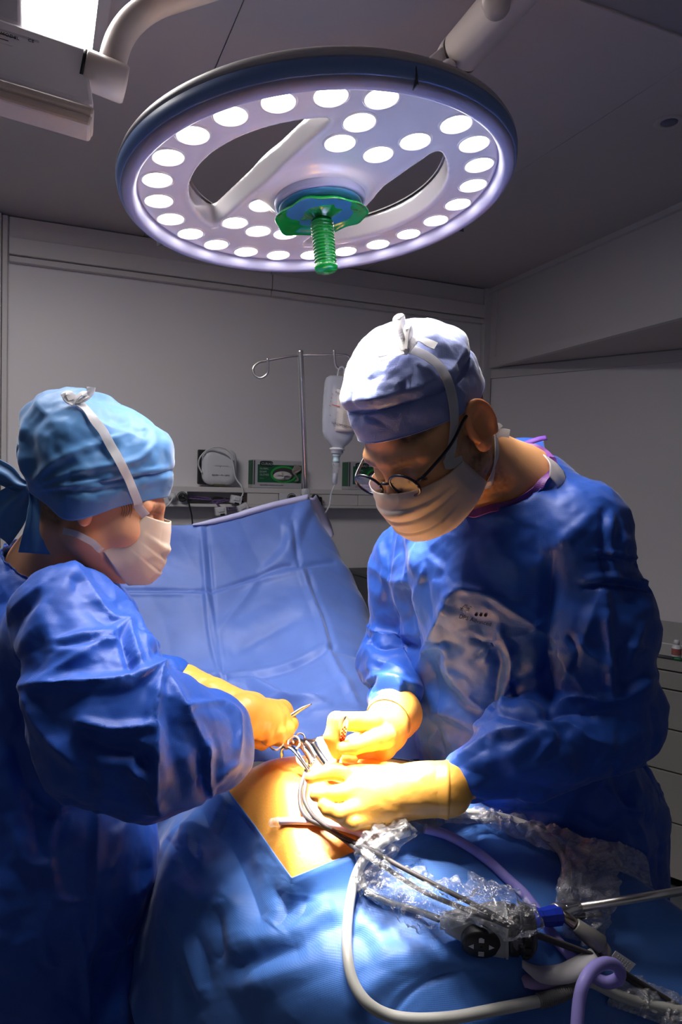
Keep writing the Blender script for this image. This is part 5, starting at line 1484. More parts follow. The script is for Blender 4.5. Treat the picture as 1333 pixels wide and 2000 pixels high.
for b in bow:
    pts = np.array([pix(x, y, kd - .004 - .0015 * i) for i, (x, y) in enumerate(b)])
    o = mk('mask_tie', smooth=False, VF=ribbon(pts, np.array([unit(-CF * .6 + CU * .6 + CR * .4 * (-1) ** (i // 3)) for i in range(len(b))]), .0125, 40), mat=mTAPE, parent=surgeon, label='white bow loop on top of the cap'); solidify(o, .0012)
mk('knot', (lambda c: lathe(c - CR * .006, CR, [(.002, 0), (.006, .003), (.006, .009), (.002, .012)], 14))(pix(791, 684, kd - .006)), mTAPE, surgeon)
low_c = mg[-1, -1] if proj(mg[-1, -1])[0] > proj(mg[-1, 0])[0] else mg[-1, 0]
P, Nn = surf_path([bvSb], [(952, 945), (960, 915), (966, 885)], .004)
P = np.vstack([low_c[None], P, pix(970, 852, proj(P[-1])[2] + .012)[None]]); Nn = np.vstack([Nn[:1], Nn, Nn[-1:]])
o = mk('mask_tie', smooth=False, VF=ribbon(P, Nn, .0115, 40), mat=mTAPE, parent=surgeon, label='white lower tie behind the ear'); solidify(o, .0012)
nd_ = proj(P[-1])[2]
for b in ([(968, 850), (964, 842), (972, 834), (977, 838)], [(970, 848), (982, 845), (996, 847)]):
    o = mk('mask_tie', smooth=False, VF=ribbon(np.array([pix(x, y, nd_) for x, y in b]), np.array([unit(-CF)] * len(b)), .012, 16), mat=mTAPE, parent=surgeon, label='white tie end at the nape'); solidify(o, .0012)
# glasses
mFRAME = M('glasses_frame', (.010, .012, .028), .25, spec=.6)
gl_t = hs_
def ringpts(l0):
    th = np.linspace(0, 2 * np.pi, 40, endpoint=False)
    return np.array([hs_.at(.113 - .05 * abs(l0 + .0215 * math.cos(a)) ** 1.15 + .06 * (.019 * math.sin(a)), l0 + .0235 * math.cos(a), -.001 + .0190 * math.sin(a)) for a in th])
glasses = mk('glasses', tube(np.vstack([hs_.at(.110, -.0115, -.001), hs_.at(.114, 0, .004), hs_.at(.110, .0115, -.001)]), .0021, 8, 16), mFRAME, surgeon, label='dark round glasses')
mLG = film_mat('spectacle_lens', (.93, .94, .97), 3, .0, .1)
for sg in (1, -1):
    rp = ringpts(.0345 * sg)
    mk('rim', tube(np.vstack([rp, rp[:1]]), .0021, 8, spline=False), mFRAME, glasses)
    c = rp.mean(0)
    mk('lens', (np.vstack([c[None], c + (rp - c) * .97]), [[0, i + 1, (i + 1) % 40 + 1] for i in range(40)]), mLG, glasses)
    mk('temple_arm', tube([hs_.at(.106, .0575 * sg, .004), hs_.at(.099, .066 * sg, .006), hs_.at(.05, .0775 * sg, .010), hs_.at(.012, .082 * sg, .020), hs_.at(-.004, .083 * sg, .020)], .0023, 8, 30), mFRAME, glasses)

# gloves
LHf = [[(696, 1512, 1.035, .0155), (652, 1507, 1.035, .0118), (624, 1512, 1.028, .0098), (607, 1519, 1.022, .0086)],
       [(692, 1546, 1.005, .0155), (654, 1552, .995, .0120), (632, 1552, .99, .0102), (617, 1553, .988, .0088)],
       [(704, 1578, .992, .0150), (664, 1589, .975, .0118), (642, 1581, .975, .0102), (633, 1573, .978, .0090)],
       [(728, 1600, .992, .0135), (692, 1606, .975, .0106), (674, 1600, .975, .0092), (664, 1594, .98, .0082)],
       [(790, 1518, 1.03, .0175), (724, 1502, 1.06, .0140), (680, 1496, 1.08, .0115), (645, 1499, 1.085, .0095)]]
LHp = [[(812, 1540, 1.0, .030), (696, 1515, 1.03, .0165)], [(812, 1540, 1.0, .031), (695, 1546, 1.005, .018)], [(812, 1545, 1.0, .030), (708, 1577, .993, .018)], [(815, 1550, 1.0, .029), (732, 1596, .993, .017)]]
LHa = [[(872, 1542, .998, .0375), (845, 1540, 1.0, .0350), (812, 1542, 1.0, .031)]]
VF = hand_mesh(LHf, LHp, LHa, .0020, seed=71)
gl1 = mk('glove', VF, mGLOVE, surgeon, label='amber latex glove on the near hand, brightly lit')
ca = pix(874, 1542, .998); cax = unit(pix(845, 1540, 1.0) - ca)
mk('cuff', lathe(ca - cax * .002, cax, [(.0375, .0), (.0392, .001), (.0395, .004), (.0385, .007), (.0370, .02), (.0362, .03)], 40, cap=False), mGLOVE, gl1)
RHf = [[(726, 1412, 1.08, .0165), (657, 1407, 1.05, .0125), (647, 1440, 1.042, .0108), (658, 1470, 1.042, .0090)],
       [(752, 1440, 1.075, .0185), (724, 1448, 1.048, .0142), (692, 1458, 1.036, .0118), (673, 1461, 1.034, .0098)],
       [(738, 1430, 1.10, .016), (690, 1452, 1.085, .0125), (680, 1478, 1.075, .0105), (690, 1486, 1.07, .0090)],
       [(745, 1452, 1.10, .0155), (705, 1478, 1.085, .0120), (690, 1490, 1.085, .0100), (700, 1494, 1.08, .0085)],
       [(755, 1462, 1.10, .0140), (730, 1484, 1.09, .0108), (712, 1490, 1.09, .0092), (715, 1494, 1.085, .008)]]
RHp = [[(752, 1420, 1.12, .030), (724, 1414, 1.083, .0180)], [(754, 1428, 1.115, .030), (738, 1436, 1.095, .021)], [(756, 1434, 1.115, .029), (750, 1458, 1.095, .020)]]
RHa = [[(772, 1392, 1.17, .043), (752, 1418, 1.12, .034)]]
VF = hand_mesh(RHf, RHp, RHa, .0020, seed=75)
gl2 = mk('glove', VF, mGLOVE, surgeon, label='amber latex glove on the far hand holding forceps')
ca = pix(775, 1388, 1.175); cax = unit(pix(752, 1418, 1.12) - ca)
mk('cuff', lathe(ca, cax, [(.0420, -.002), (.0445, -.001), (.0450, .003), (.0437, .006), (.0435, .02), (.038, .045)], 40, cap=False), mGLOVE, gl2)
# ------------------------------------------------------------------ nurse (left)
hn_ = Head(pix(192, 974, 1.155), (.98, .20), 20, 1.03, flare=.12)
nRs, nLs = pix(110, 1205, 1.06), pix(190, 1185, 1.40)
nRe, nLe = pix(170, 1480, .98), pix(235, 1335, 1.46)
nRw, nLw = pix(452, 1412, 1.09), pix(345, 1322, 1.41)
nN = pix(95, 1105, 1.20); nC = pix(70, 1230, 1.22); nB = pix(50, 1500, 1.20); nP = pix(98, 1700, 1.18)
nh = unit((.95, .3, 0)); nl = np.array([-nh[1], nh[0], 0])
limbs = [(hn_.at(-.022, 0, -.045), nN, .050, .054, .02), (nN, nC, .056, .09, .04), (nRs - Z_ * .02, nLs - Z_ * .02, .05, .05, .04), (nC, nB, .11, .10, .05), (nB, nP, .105, .118, .05),
         (nRs - Z_ * .01, nRe, .046, .036, .03), (nRe, nRw, .036, .024, .01), (nLs - Z_ * .01, nLe, .044, .034, .03), (nLe, nLw, .034, .023, .01)]
for sg in (1, -1):
    hp = nP + nl * .075 * sg - Z_ * .04; kn = hp - Z_ * (hp[2] - .46) + nh * .02; an = np.array([*(hp - nh * .03)[:2], .085])
    limbs += [(hp, kn, .078, .05, .03), (kn, an, .048, .035, .02), (an - Z_ * .04, an - Z_ * .045 + nh * .13, .038, .033, .02)]
nurse, nV, nF = make_body('nurse', 'nurse at left in blue gown and tied blue cap, seen from behind her shoulder', hn_, limbs,
    (-.95, .75, 0), (.05, 1.75, 1.80), (.62, .31, .18), False, (.09, .045, .022))
bvNb = BVHTree.FromPolygons(nV.tolist(), nF.tolist())
nE2 = pix(215, 1430, .985)
def gown_n(P):
    P = P.astype(np.float64)
    d = sd_cone_ell(P, nC - Z_ * .02, nB, .165, .165, nh, .80)
    d = smin(d, sd_cone_ell(P, nB, nP, .165, .175, nh, .9), .03)
    d = smin(d, sd_cone_ell(P, nP, np.array([*(nP + nh * -.01)[:2], .22]), .175, .20, nh, .92), .05)
    d = smin(d, sd_cone(P, nRs - Z_ * .02, nLs - Z_ * .02, .075, .068), .05)
    d = smin(d, sd_cone(P, nN - Z_ * .02, nC, .080, .14), .05)
    up = smin(sd_cone(P, nRs - Z_ * .01 + CR * .02, pix(180, 1320, 1.02), .088, .092), sd_cone(P, pix(180, 1320, 1.02), nE2, .092, .095), .03)
    fo = smin(sd_cone(P, pix(190, 1440, .99), pix(290, 1452, 1.01), .088, .100), sd_cone(P, pix(290, 1452, 1.01), pix(392, 1450, 1.05), .100, .070), .03)
    fo = smin(fo, sd_cone(P, pix(392, 1450, 1.05), pix(432, 1422, 1.08), .070, .042), .03)
    d = smin(d, smin(up, fo, .015), .016)
    la = smin(sd_cone(P, nLs - Z_ * .01, nLe, .062, .056), sd_cone(P, nLe, nLw - CR * .02, .056, .046), .02)
    d = smin(d, la, .02)
    top = sd_cone(P, nN + (hn_.at(-.022, 0, -.045) - nN) * .05, hn_.at(-.022, 0, -.045), .070, .085)
    return smax(d, -top, .01).astype(np.float32)
nfolds = [
 ([(50, 1338), (120, 1332), (220, 1334), (270, 1318), (312, 1300)], 20, 22), ([(45, 1345), (70, 1400), (110, 1450), (165, 1500)], 14, 26), ([(312, 1302), (305, 1360), (306, 1430), (306, 1500), (308, 1580)], 18, 22), ([(312, 1302), (350, 1360), (390, 1440), (404, 1465)], 12, 20), ([(404, 1465), (405, 1510), (410, 1555)], 18, 16), ([(306, 1580), (350, 1572), (410, 1560)], 9, 18),
 ([(396, 1470), (398, 1520), (404, 1550)], -14, 14), ([(360, 1380), (420, 1372), (437, 1374)], 8, 12), ([(437, 1372), (466, 1402), (466, 1480)], 9, 12), ([(412, 1535), (440, 1510), (466, 1490)], 7, 14),
 ([(155, 1412), (220, 1422), (292, 1418)], 14, 16), ([(165, 1430), (210, 1460), (260, 1470), (300, 1500)], -14, 26, 'soft'), ([(292, 1380), (280, 1440), (260, 1500), (285, 1510)], 8, 18), ([(260, 1500), (290, 1530), (310, 1575)], 10, 14), ([(165, 1432), (170, 1500), (180, 1545)], -12, 24, 'soft'), ([(320, 1380), (340, 1460), (350, 1540)], -9, 24, 'soft'),
 ([(145, 1105), (120, 1150), (80, 1210), (40, 1280)], 14, 26, 'soft'), ([(145, 1108), (180, 1160), (215, 1205), (250, 1215)], 12, 20), ([(250, 1215), (225, 1235), (200, 1250), (240, 1250)], 10, 14), ([(235, 1238), (250, 1280), (258, 1315)], -16, 16), ([(250, 1215), (262, 1260), (272, 1300)], 12, 14), ([(255, 1170), (275, 1220), (290, 1290)], 8, 16),
 ([(110, 1250), (160, 1240), (215, 1232)], 6, 10), ([(112, 1262), (170, 1252), (220, 1240)], -5, 9), ([(90, 1320), (130, 1295), (200, 1250)], 6, 14), ([(20, 1200), (60, 1160), (120, 1120)], 7, 20), ([(0, 1060), (40, 1080), (100, 1100)], 7, 14), ([(0, 1120), (40, 1100), (90, 1098)], -6, 12),
 ([(190, 1580), (188, 1660), (186, 1745)], 12, 18), ([(186, 1745), (150, 1760), (110, 1755)], 6, 12), ([(125, 1560), (95, 1650), (110, 1750)], 10, 18), ([(186, 1750), (184, 1830), (160, 1880)], 8, 16), ([(150, 1800), (165, 1860), (175, 1990)], 9, 14), ([(80, 1830), (100, 1880), (150, 1880)], 7, 14), ([(200, 1860), (260, 1840), (300, 1845)], 6, 12), ([(210, 1790), (240, 1830)], 6, 12), ([(60, 1560), (85, 1660), (95, 1680)], -10, 18), ([(250, 1600), (220, 1680), (200, 1700)], 6, 20, 'soft'), ([(290, 1640), (296, 1760), (280, 1880)], 6, 16), ([(30, 1460), (60, 1560), (110, 1600)], -12, 24), ([(20, 1600), (50, 1680), (95, 1690)], 8, 20),
 ([(285, 1238), (310, 1262), (335, 1250)], 9, 12), ([(300, 1270), (325, 1285), (335, 1300)], -8, 10)]
qV, qF = make_gown(nurse, gown_n, (-.80, .84, .2), (-.12, 1.58, 1.52), GH, nfolds, 91)
ng = mk('gown', (qV, qF), mGOWN, nurse, label='dark blue surgical gown with baggy sleeves')
bvNg = BVHTree.FromPolygons(qV.tolist(), qF.tolist())
P, Nn = surf_path([bvNg], [(20, 1046), (50, 1058), (100, 1072), (150, 1095)], .003)
if len(P) > 2:
    o = mk('neck_piping', ribbon(P, Nn, .008, 30), mPIPE, nurse, label='purple neckline piping'); solidify(o, .002)
# cap
def brim_n(ph): return -.0025 + .030 * np.cos(ph) + .0135 * np.cos(2 * ph)
def off_n(t, ph):
    t = np.array(t)
    b = np.clip(-np.cos(ph), 0, 1)
    return .010 + .0215 * np.clip(1 - t * 2.0, 0, 1) * np.exp(-((np.abs((ph + np.pi) % (2 * np.pi) - np.pi) - 1.62) / .45) ** 2) - .012 * sstep(.5, 1, t) + .004 * sstep(0, .22, t) - .004 * np.exp(-((t - .27) / .03) ** 2) * (np.cos(ph) > -.3) + .010 * sstep(.24, .55, t) + .030 * b * sstep(.05, .45, t) * (1 - sstep(.55, .99, t)) + .010 * sstep(.55, .99, t)
cV, cF, _ = cap_surface(hn_, brim_n, off_n, 80, 190, 33, .0042)
Nn_ = normals_of(cV, cF)
cV = cV + Nn_ * fold_lines(cV, Nn_, [([(60, 950), (150, 920), (260, 900), (300, 870)], 5, 12), ([(60, 945), (110, 900), (180, 870), (250, 850)], 6, 16), ([(70, 955), (160, 945), (250, 925), (325, 915)], 5, 9), ([(100, 960), (180, 960), (240, 950)], -4, 9), ([(50, 930), (40, 880), (50, 820)], 5, 14), ([(90, 800), (60, 850), (70, 920)], -4, 18, 'soft'), ([(140, 800), (200, 830), (280, 860)], 4, 16)])[:, None]
cap_n = mk('cap', (cV, cF), mCAPN, nurse, label='blue tied surgical cap'); solidify(cap_n, .001)
bvCn = BVHTree.FromPolygons(cV.tolist(), cF.tolist())
kd = 1.14
mk('knot', lathe(pix(62, 952, kd + .0) - CR * .008, CR, [(.004, 0), (.012, .005), (.013, .012), (.006, .02)], 18), mCAPN, nurse)
def cloth_strip(pts, widths, nrm, parent, name, label, seed=1, seg=30, cross=9):
    Q = catmull(np.array([pix(*p) for p in pts]), seg); W = np.interp(np.linspace(0, 1, seg), np.linspace(0, 1, len(widths)), widths)
    T_ = np.gradient(Q, axis=0); T_ /= np.linalg.norm(T_, axis=1)[:, None]
    n = unit(nrm); B = np.cross(T_, n); B /= np.linalg.norm(B, axis=1)[:, None]
    u = np.linspace(-.5, .5, cross)
    wob = np.cos(u * 2 * np.pi * 1.5)[None, :] * np.interp(np.linspace(0, 1, seg), [0, 1], [.008, .004])[:, None]
    V = Q[:, None] + B[:, None] * (u[None, :, None] * W[:, None, None]) + n * wob[..., None]
    V = V.reshape(-1, 3)
    V = V + n * (crumple(V, .05, seed, 4) * .003)[:, None]
    o = mk(name, (V, grid_faces(seg, cross)), mCAPN, parent, label=label); solidify(o, .001)
    return o
cloth_strip([(66, 955, kd - .005), (80, 985, kd - .012), (88, 1030, kd - .018), (84, 1082, kd - .02)], [.016, .040, .062, .074], -CF + CR * .2, nurse, 'cap_tie', 'broad blue cap tie hanging down at the nape', 3)
cloth_strip([(60, 952, kd), (35, 946, kd + .005), (10, 928, kd + .01), (-30, 910, kd + .02)], [.014, .026, .036, .04], -CF, nurse, 'cap_tie', 'blue cap tie pointing left', 5)
cloth_strip([(60, 954, kd - .002), (40, 972, kd + .01), (12, 1000, kd + .02), (-20, 1035, kd + .02)], [.014, .05, .07, .08], -CF - CU * .2, nurse, 'cap_tie', 'blue cap tie loop at the left edge', 7)
# mask
mV, mF = mask_surface(hn_, 5, top=(.084, .053, .004), bot=(.044, .058, -.068), nose=(.118, .004))
mask_n = mk('mask', (mV, mF), mMASK, nurse, label='pale surgical mask'); solidify(mask_n, .0012)
mg = mV.reshape(44, 70, 3)
side = 0 if proj(mg[20, 0])[2] < proj(mg[20, -1])[2] else -1
P, Nn = surf_path([bvCn, bvNb], [(272, 990), (262, 968), (248, 935), (230, 895), (208, 855), (185, 825), (160, 798), (148, 786)], .0056, 4)
P = np.vstack([mg[0, side][None], P]); Nn = np.vstack([Nn[:1], Nn])
o = mk('mask_tie', smooth=False, VF=ribbon(P, Nn, .0135, 90), mat=mTAPE, parent=nurse, label='white tie running up over the cap'); solidify(o, .0012)
kd2 = proj(P[-1])[2]
for b in ([(146, 788), (136, 782), (128, 770), (134, 768), (142, 780)], [(142, 786), (150, 776), (162, 768), (168, 774), (152, 784)], [(150, 784), (166, 780), (176, 768), (178, 756)], [(140, 786), (133, 780), (127, 768)]):
    o = mk('mask_tie', smooth=False, VF=ribbon(np.array([pix(x, y, kd2 - .004) for x, y in b]), np.array([unit(-CF * .6 + CU * .8)] * len(b)), .013, 24), mat=mTAPE, parent=nurse, label='white bow end on top of the cap'); solidify(o, .0012)
P, Nn = surf_path([bvNb], [(192, 1070), (182, 1060), (168, 1052), (150, 1043), (128, 1037)], .004)
P = np.vstack([mg[-1, side][None], P]); Nn = np.vstack([Nn[:1], Nn])
o = mk('mask_tie', smooth=False, VF=ribbon(P, Nn, .010, 30), mat=mTAPE, parent=nurse, label='white lower tie round the neck'); solidify(o, .0012)
# a few strands of hair before the ear
mHAIR = M('hair_brown', (.11, .05, .025), .45)
for k in range(5):
    x0 = 228 + k * 5.5
    P, Nn = surf_path([bvNb], [(x0, 972), (x0 + 7 - k * .5, 984), (x0 + 11 - k * .8, 995), (x0 + 8 - k * 1.2, 1006 + (k * 5) % 7)], .001)
    if len(P) == 4: mk('hair_strand', tube(P, [.0005, .0005, .0004, .0002], 5, 10), mHAIR, nurse)
# gloves
NRf = [[(552, 1387, 1.19, .0165), (568, 1414, 1.165, .0125), (556, 1440, 1.145, .0105), (538, 1444, 1.14, .0092)],
       [(548, 1398, 1.165, .0160), (562, 1424, 1.145, .0122), (545, 1444, 1.13, .0105), (528, 1444, 1.13, .0090)],
       [(540, 1408, 1.145, .0150), (545, 1432, 1.125, .0115), (524, 1444, 1.118, .0100), (512, 1434, 1.12, .0088)],
       [(528, 1412, 1.13, .0130), (522, 1432, 1.115, .0100), (508, 1434, 1.112, .0090), (506, 1424, 1.118, .0080)],
       [(505, 1400, 1.18, .0160), (530, 1440, 1.175, .0125), (512, 1453, 1.15, .0098), (494, 1451, 1.14, .0084)]]
NRp = [[(480, 1395, 1.12, .029), (550, 1388, 1.185, .0175)], [(480, 1398, 1.115, .030), (546, 1400, 1.16, .0175)], [(480, 1402, 1.11, .029), (538, 1408, 1.142, .017)], [(480, 1404, 1.11, .028), (525, 1412, 1.13, .0155)]]
NRa = [[(430, 1420, 1.08, .036), (455, 1408, 1.10, .033), (480, 1398, 1.112, .031)]]
VF = hand_mesh(NRf, NRp, NRa, .0021, seed=81)
mk('glove', VF, mGLOVE, nurse, label='amber latex glove on the near hand, closed round an instrument')
NLf = [[(528, 1392, 1.28, .014), (552, 1405, 1.26, .0115), (556, 1420, 1.25, .0095)], [(530, 1400, 1.27, .014), (548, 1418, 1.25, .0115), (545, 1430, 1.24, .009)], [(526, 1408, 1.265, .013), (540, 1425, 1.25, .0105), (535, 1435, 1.245, .0085)], [(518, 1412, 1.26, .012), (528, 1428, 1.25, .0095), (522, 1436, 1.245, .008)], [(505, 1400, 1.25, .014), (520, 1425, 1.235, .011), (535, 1438, 1.23, .009)]]
NLp = [[(495, 1384, 1.30, .026), (528, 1394, 1.28, .0155)], [(495, 1388, 1.295, .026), (520, 1410, 1.262, .0145)]]
NLa = [[(330, 1320, 1.43, .037), (365, 1334, 1.405, .0335), (420, 1357, 1.36, .030), (480, 1380, 1.31, .0255), (495, 1385, 1.30, .026)]]
VF = hand_mesh(NLf, NLp, NLa, .0023, seed=85, wr=.0012)
mk('glove', VF, mGLOVE, nurse, label='amber latex glove on the far hand, long cuff drawn up the forearm')
# ------------------------------------------------------------------ things on the drape
mHOSE = M('grey_hose', (.50, .50, .47), .38, spec=.5)
mCABLE = M('dark_grey_cable', (.05, .045, .048), .6, spec=.3)
mWIRE = M('pale_cable', (.55, .54, .55), .4)
mTUBE = M('violet_tube', (.36, .32, .78), .28, sub=.0, trans=.25, ior=1.2)
mCAMG = M('camera_grey', (.34, .35, .36), .4)
mBLUECON = M('blue_connector', (.012, .035, .42), .35)
mFILM = film_mat('clear_film', base=.14)
mGAUZE = M('gauze', (.62, .57, .48), .8, bump=(160, .5, .002))
_tx, _ty, _td = proj(T)
def od(x, y, lift=0.0):
    p = on_drape(x, y, 0.0); q = on_skin_safe(x, y)
    best = None
    for c in (p, q):
        if c is not None and (best is None or (c - CO) @ CF < (best - CO) @ CF): best = c
    if best is None:                                   # past the edge of the drape: level with its nearest point
        k = int(np.argmin((_tx - x) ** 2 + (_ty - y) ** 2)); best = pix(x, y, _td[k])
    return best - unit(ray(x, y)) * lift * 1.45
def on_skin_safe(x, y):
    v = unit(ray(x, y)); h = bvS.ray_cast(Vector(CO), Vector(v))
    return None if h[0] is None else np.array(h[0])
def lay(pts, lift): return [od(p[0], p[1], p[2] if len(p) > 2 else lift) for p in pts]

# thick grey hoses
solo('light_hose', tube(lay([(737, 1607, .012), (755, 1596, .016), (800, 1588), (860, 1588), (930, 1590), (985, 1598), (1035, 1615), (1072, 1636), (1096, 1662), (1107, 1692), (1106, 1725), (1100, 1756)], .010), .0068, 14, 110), mHOSE, 'pale grey hose arching along the far edge of the drape, under the clear film', 'hose')
cc = thing('camera_cable', 'pale grey camera cable making one big loop on the front of the drape', 'cable', od(690, 1800))
pB = lay([(799, 1623), (761, 1637), (721, 1667), (697, 1707), (684, 1762), (678, 1823), (680, 1873), (691, 1919), (717, 1958), (757, 1982), (812, 1991), (887, 1987), (963, 1973), (1054, 1955)], .009)
mk('cable_run', tube(pB, .0066, 14, 150), mHOSE, cc)
pC = lay([(1052, 1955.5), (1080, 1948), (1108, 1936), (1138, 1917)], .010)
q = resample(catmull(pC, 60), 121)
rad = .0074 + .0011 * np.sign(np.sin(np.arange(121) * 2 * np.pi / 5))
mk('strain_relief', tube(q, rad, 14, spline=False), M('ribbed_grey', (.17, .165, .165), .5), cc, label='ribbed dark grey strain relief')
mk('cable_run', tube(lay([(1136, 1917, .010), (1155, 1918, .010), (1172, 1926), (1204, 1942), (1240, 1955), (1285, 1966), (1345, 1976)], .009), .0066, 12, 60), mHOSE, cc)
solo('inner_cable', tube(lay([(741, 1640, .012), (716, 1662), (706, 1692), (708, 1722), (722, 1745), (760, 1762), (812, 1778), (858, 1795, .02)], .006), .0042, 10, 70), M('inner_grey', (.16, .16, .165), .4), 'grey cable inside the clear film running to the camera head', 'cable')
# pair of thin cables from the instrument
c1 = [(599, 1503, .02), (588, 1535, .018), (586, 1560, .012), (590, 1582, .010), (604, 1600, .010), (634, 1615, .010), (668, 1637, .010), (700, 1661, .012), (760, 1699, .02), (827, 1741, .028), (900, 1772, .045), (963, 1796, .05), (1020, 1819, .035), (1064, 1833, .022), (1120, 1854, .016), (1176, 1876, .016), (1205, 1896, .014), (1230, 1914, .010), (1256, 1932, .008), (1286, 1962, .008), (1312, 1990, .008), (1330, 2012, .008)]
c2 = [(600, 1512, .02), (596, 1540, .018), (595, 1562, .014), (608, 1588, .012), (624, 1604, .012), (656, 1626, .012), (690, 1644, .014), (728, 1661, .018), (776, 1689, .026), (862, 1734, .04), (943, 1775, .055), (983, 1797, .052), (1030, 1818, .04), (1068, 1831, .025), (1120, 1850, .020), (1176, 1872, .022), (1206, 1890, .020), (1240, 1912, .012), (1280, 1937, .010), (1345, 1976, .010)]
solo('probe_cable', tube(lay(c1, .01), .0031, 10, 170), mCABLE, 'thin dark cable from the wound, the lower of two at the lower right corner', 'cable', 'thin instrument cables')
solo('probe_cable', tube(lay(c2, .01), .0031, 10, 170), mCABLE, 'thin dark cable from the wound, the upper of two at the lower right corner', 'cable', 'thin instrument cables')
# violet tube: along the drape, then a loop over the cables
pv = lay([(830, 1618), (872, 1630), (920, 1656), (960, 1686), (990, 1714), (1024, 1745), (1052, 1782, .006), (1076, 1820, .006), (1105, 1856, .008), (1136, 1888, .012)], .0075)
pv += lay([(1166, 1910, .020), (1186, 1919, .026), (1206, 1913, .034), (1212, 1899, .042), (1200, 1884, .048), (1178, 1882, .052), (1156, 1895, .052), (1140, 1922, .05), (1132, 1955, .046), (1128, 2000, .04), (1126, 2040, .036)], .03)
solo('violet_tube', tube(pv, [.0066] * 10 + [.0072] * 11, 16, 230), mTUBE, 'violet tube crossing the drape behind the camera and curling into a loop at lower right', 'tube')
st = thing('suction_tube', 'lilac suction tube with clear end lying on the orange skin', 'tube', od(560, 1605))
sp_ = lay([(548, 1604), (580, 1603), (615, 1605), (650, 1611), (690, 1622), (720, 1634)], .0042)
mk('tube_run', tube(sp_, .0052, 12, 50), M('lilac_tube', (.72, .60, .80), .3), st)
e0, e1 = od(530, 1607, .006), od(552, 1604, .006)
mk('clear_end', lathe(e0, e1 - e0, [(.004, 0), (.0062, .001), (.0062, .005), (.0055, .006), (.0055, .009), (.0066, .010), (.0066, .016), (.0058, .0175)], 18), mCLEAR, st)

# camera head
ch = thing('endoscopic_camera', 'grey endoscopic camera head with round black button pad in clear film', 'camera', od(950, 1830))
A_, B_ = od(860, 1801, .018), od(990, 1809, .022)
axc = unit(B_ - A_); fr = unit(-CF - axc * (-CF @ axc)); upc = np.cross(fr, axc) if np.cross(fr, axc)[2] > 0 else np.cross(axc, fr)
L_ = np.linalg.norm(B_ - A_)
rows = []
th = np.linspace(0, 2 * np.pi, 36, endpoint=False)
for s, ru, rf, dz in ((0, .004, .004, 0), (.0, .0075, .0075, 0), (.06, .0075, .0075, 0), (.08, .011, .010, 0), (.25, .016, .014, -.001), (.5, .023, .018, -.003), (.75, .029, .022, -.004), (.93, .030, .024, -.004), (.97, .029, .0235, -.004), (.975, .031, .025, -.004), (1.0, .031, .025, -.004), (1.0, .010, .010, -.004)):
    c = A_ + axc * (L_ * s) + upc * dz
    n4 = 2.6
    cx, sx = np.sign(np.cos(th)) * abs(np.cos(th)) ** (2 / n4), np.sign(np.sin(th)) * abs(np.sin(th)) ** (2 / n4)
    rows.append(c + upc * (ru * cx)[:, None] + fr * (rf * sx)[:, None])
mk('camera_body', (np.vstack(rows), grid_faces(len(rows), 36, True)), mCAMG, ch)
pc = A_ + axc * (L_ * .60) - upc * .012 + fr * .0205
pn_ = unit(fr * .95 - upc * .32); px_ = unit(axc - pn_ * (axc @ pn_)); py_ = np.cross(pn_, px_); py_ = py_ if py_[2] > 0 else -py_
pad = []
for r, h in ((1.06, -.012), (1.06, .0), (1.0, .0022), (.9, .003), (.05, .0032)):
    pad.append(pc + px_ * (.0225 * r * np.cos(th))[:, None] + py_ * (.0195 * r * np.sin(th))[:, None] + pn_ * h)
pd = mk('button_pad', (np.vstack(pad), grid_faces(5, 36, True)), mBLACKP, ch, label='round black button pad with white icons')
def icon(poly, name='icon'):
    V = np.array([pc + px_ * x + py_ * y + pn_ * .0036 for x, y in poly]); k = len(V)
    mk(name, (V, [list(range(k))]), M('icon_white', (.7, .7, .72), .5) if 'icon_white' not in bpy.data.materials else bpy.data.materials['icon_white'], pd, smooth=False)
icon([(-.0155, 0), (-.009, .004), (-.009, -.004)]); icon([(.0155, 0), (.009, .004), (.009, -.004)])
icon([(-.0032, .0065), (.0032, .0065), (.0032, .013), (.0012, .013), (.0012, .0142), (-.0022, .0142), (-.0022, .013), (-.0032, .013)])
for k in range(3): icon([(-.0034, -.0076 - k * .0026), (.0034, -.0076 - k * .0026), (.0034, -.0094 - k * .0026), (-.0034, -.0094 - k * .0026)])
gA = A_ + axc * (L_ * 1.0) - upc * .004
mk('coupler', lathe(gA, axc, [(.012, 0), (.0275, .001), (.0285, .004), (.0285, .012), (.026, .013), (.026, .016), (.0285, .017), (.0285, .026), (.0255, .030), (.020, .034), (.008, .035)], 40), mBLACKP, ch)
for k in range(14):
    a = k * 2 * math.pi / 14; e = upc * math.cos(a) + fr * math.sin(a)
    mk('grip_rib', frame_box(gA + axc * .0215 + e * .0285, axc, np.cross(axc, e), e, (.008, .005, .004), .001, 1), mBLACK2, ch, smooth=False)
bA = od(1044, 1793, .022); bB = od(1090, 1788, .024)
ep = thing('endoscope', 'steel endoscope with blue connector and light post reaching off the right edge', 'endoscope', od(1150, 1800))
bx_ = unit(bB - bA)
mk('blue_connector', lathe(bA, bx_, [(.004, 0), (.0112, .001), (.0118, .006), (.0105, .009), (.0112, .018), (.0125, .026), (.0125, np.linalg.norm(bB - bA)), (.004, np.linalg.norm(bB - bA) + .001)], 10), mBLUECON, ep, smooth=False)
s0, s1 = od(1084, 1782, .025), od(1130, 1772, .027)
mk('steel_block', join(cyl(s0, s1, .0105, 24, .0085, .001), frame_box(s0 * .4 + s1 * .6 + CU * .006, unit(s1 - s0), np.cross(unit(s1 - s0), CU), CU, (.022, .014, .006), .001)), mSTEEL, ep)
sh0, sh1 = od(1124, 1774, .027), pix(1352, 1737, .97)
mk('shaft', cyl(sh0, sh1, .0056, 24), mSTEEL, ep)
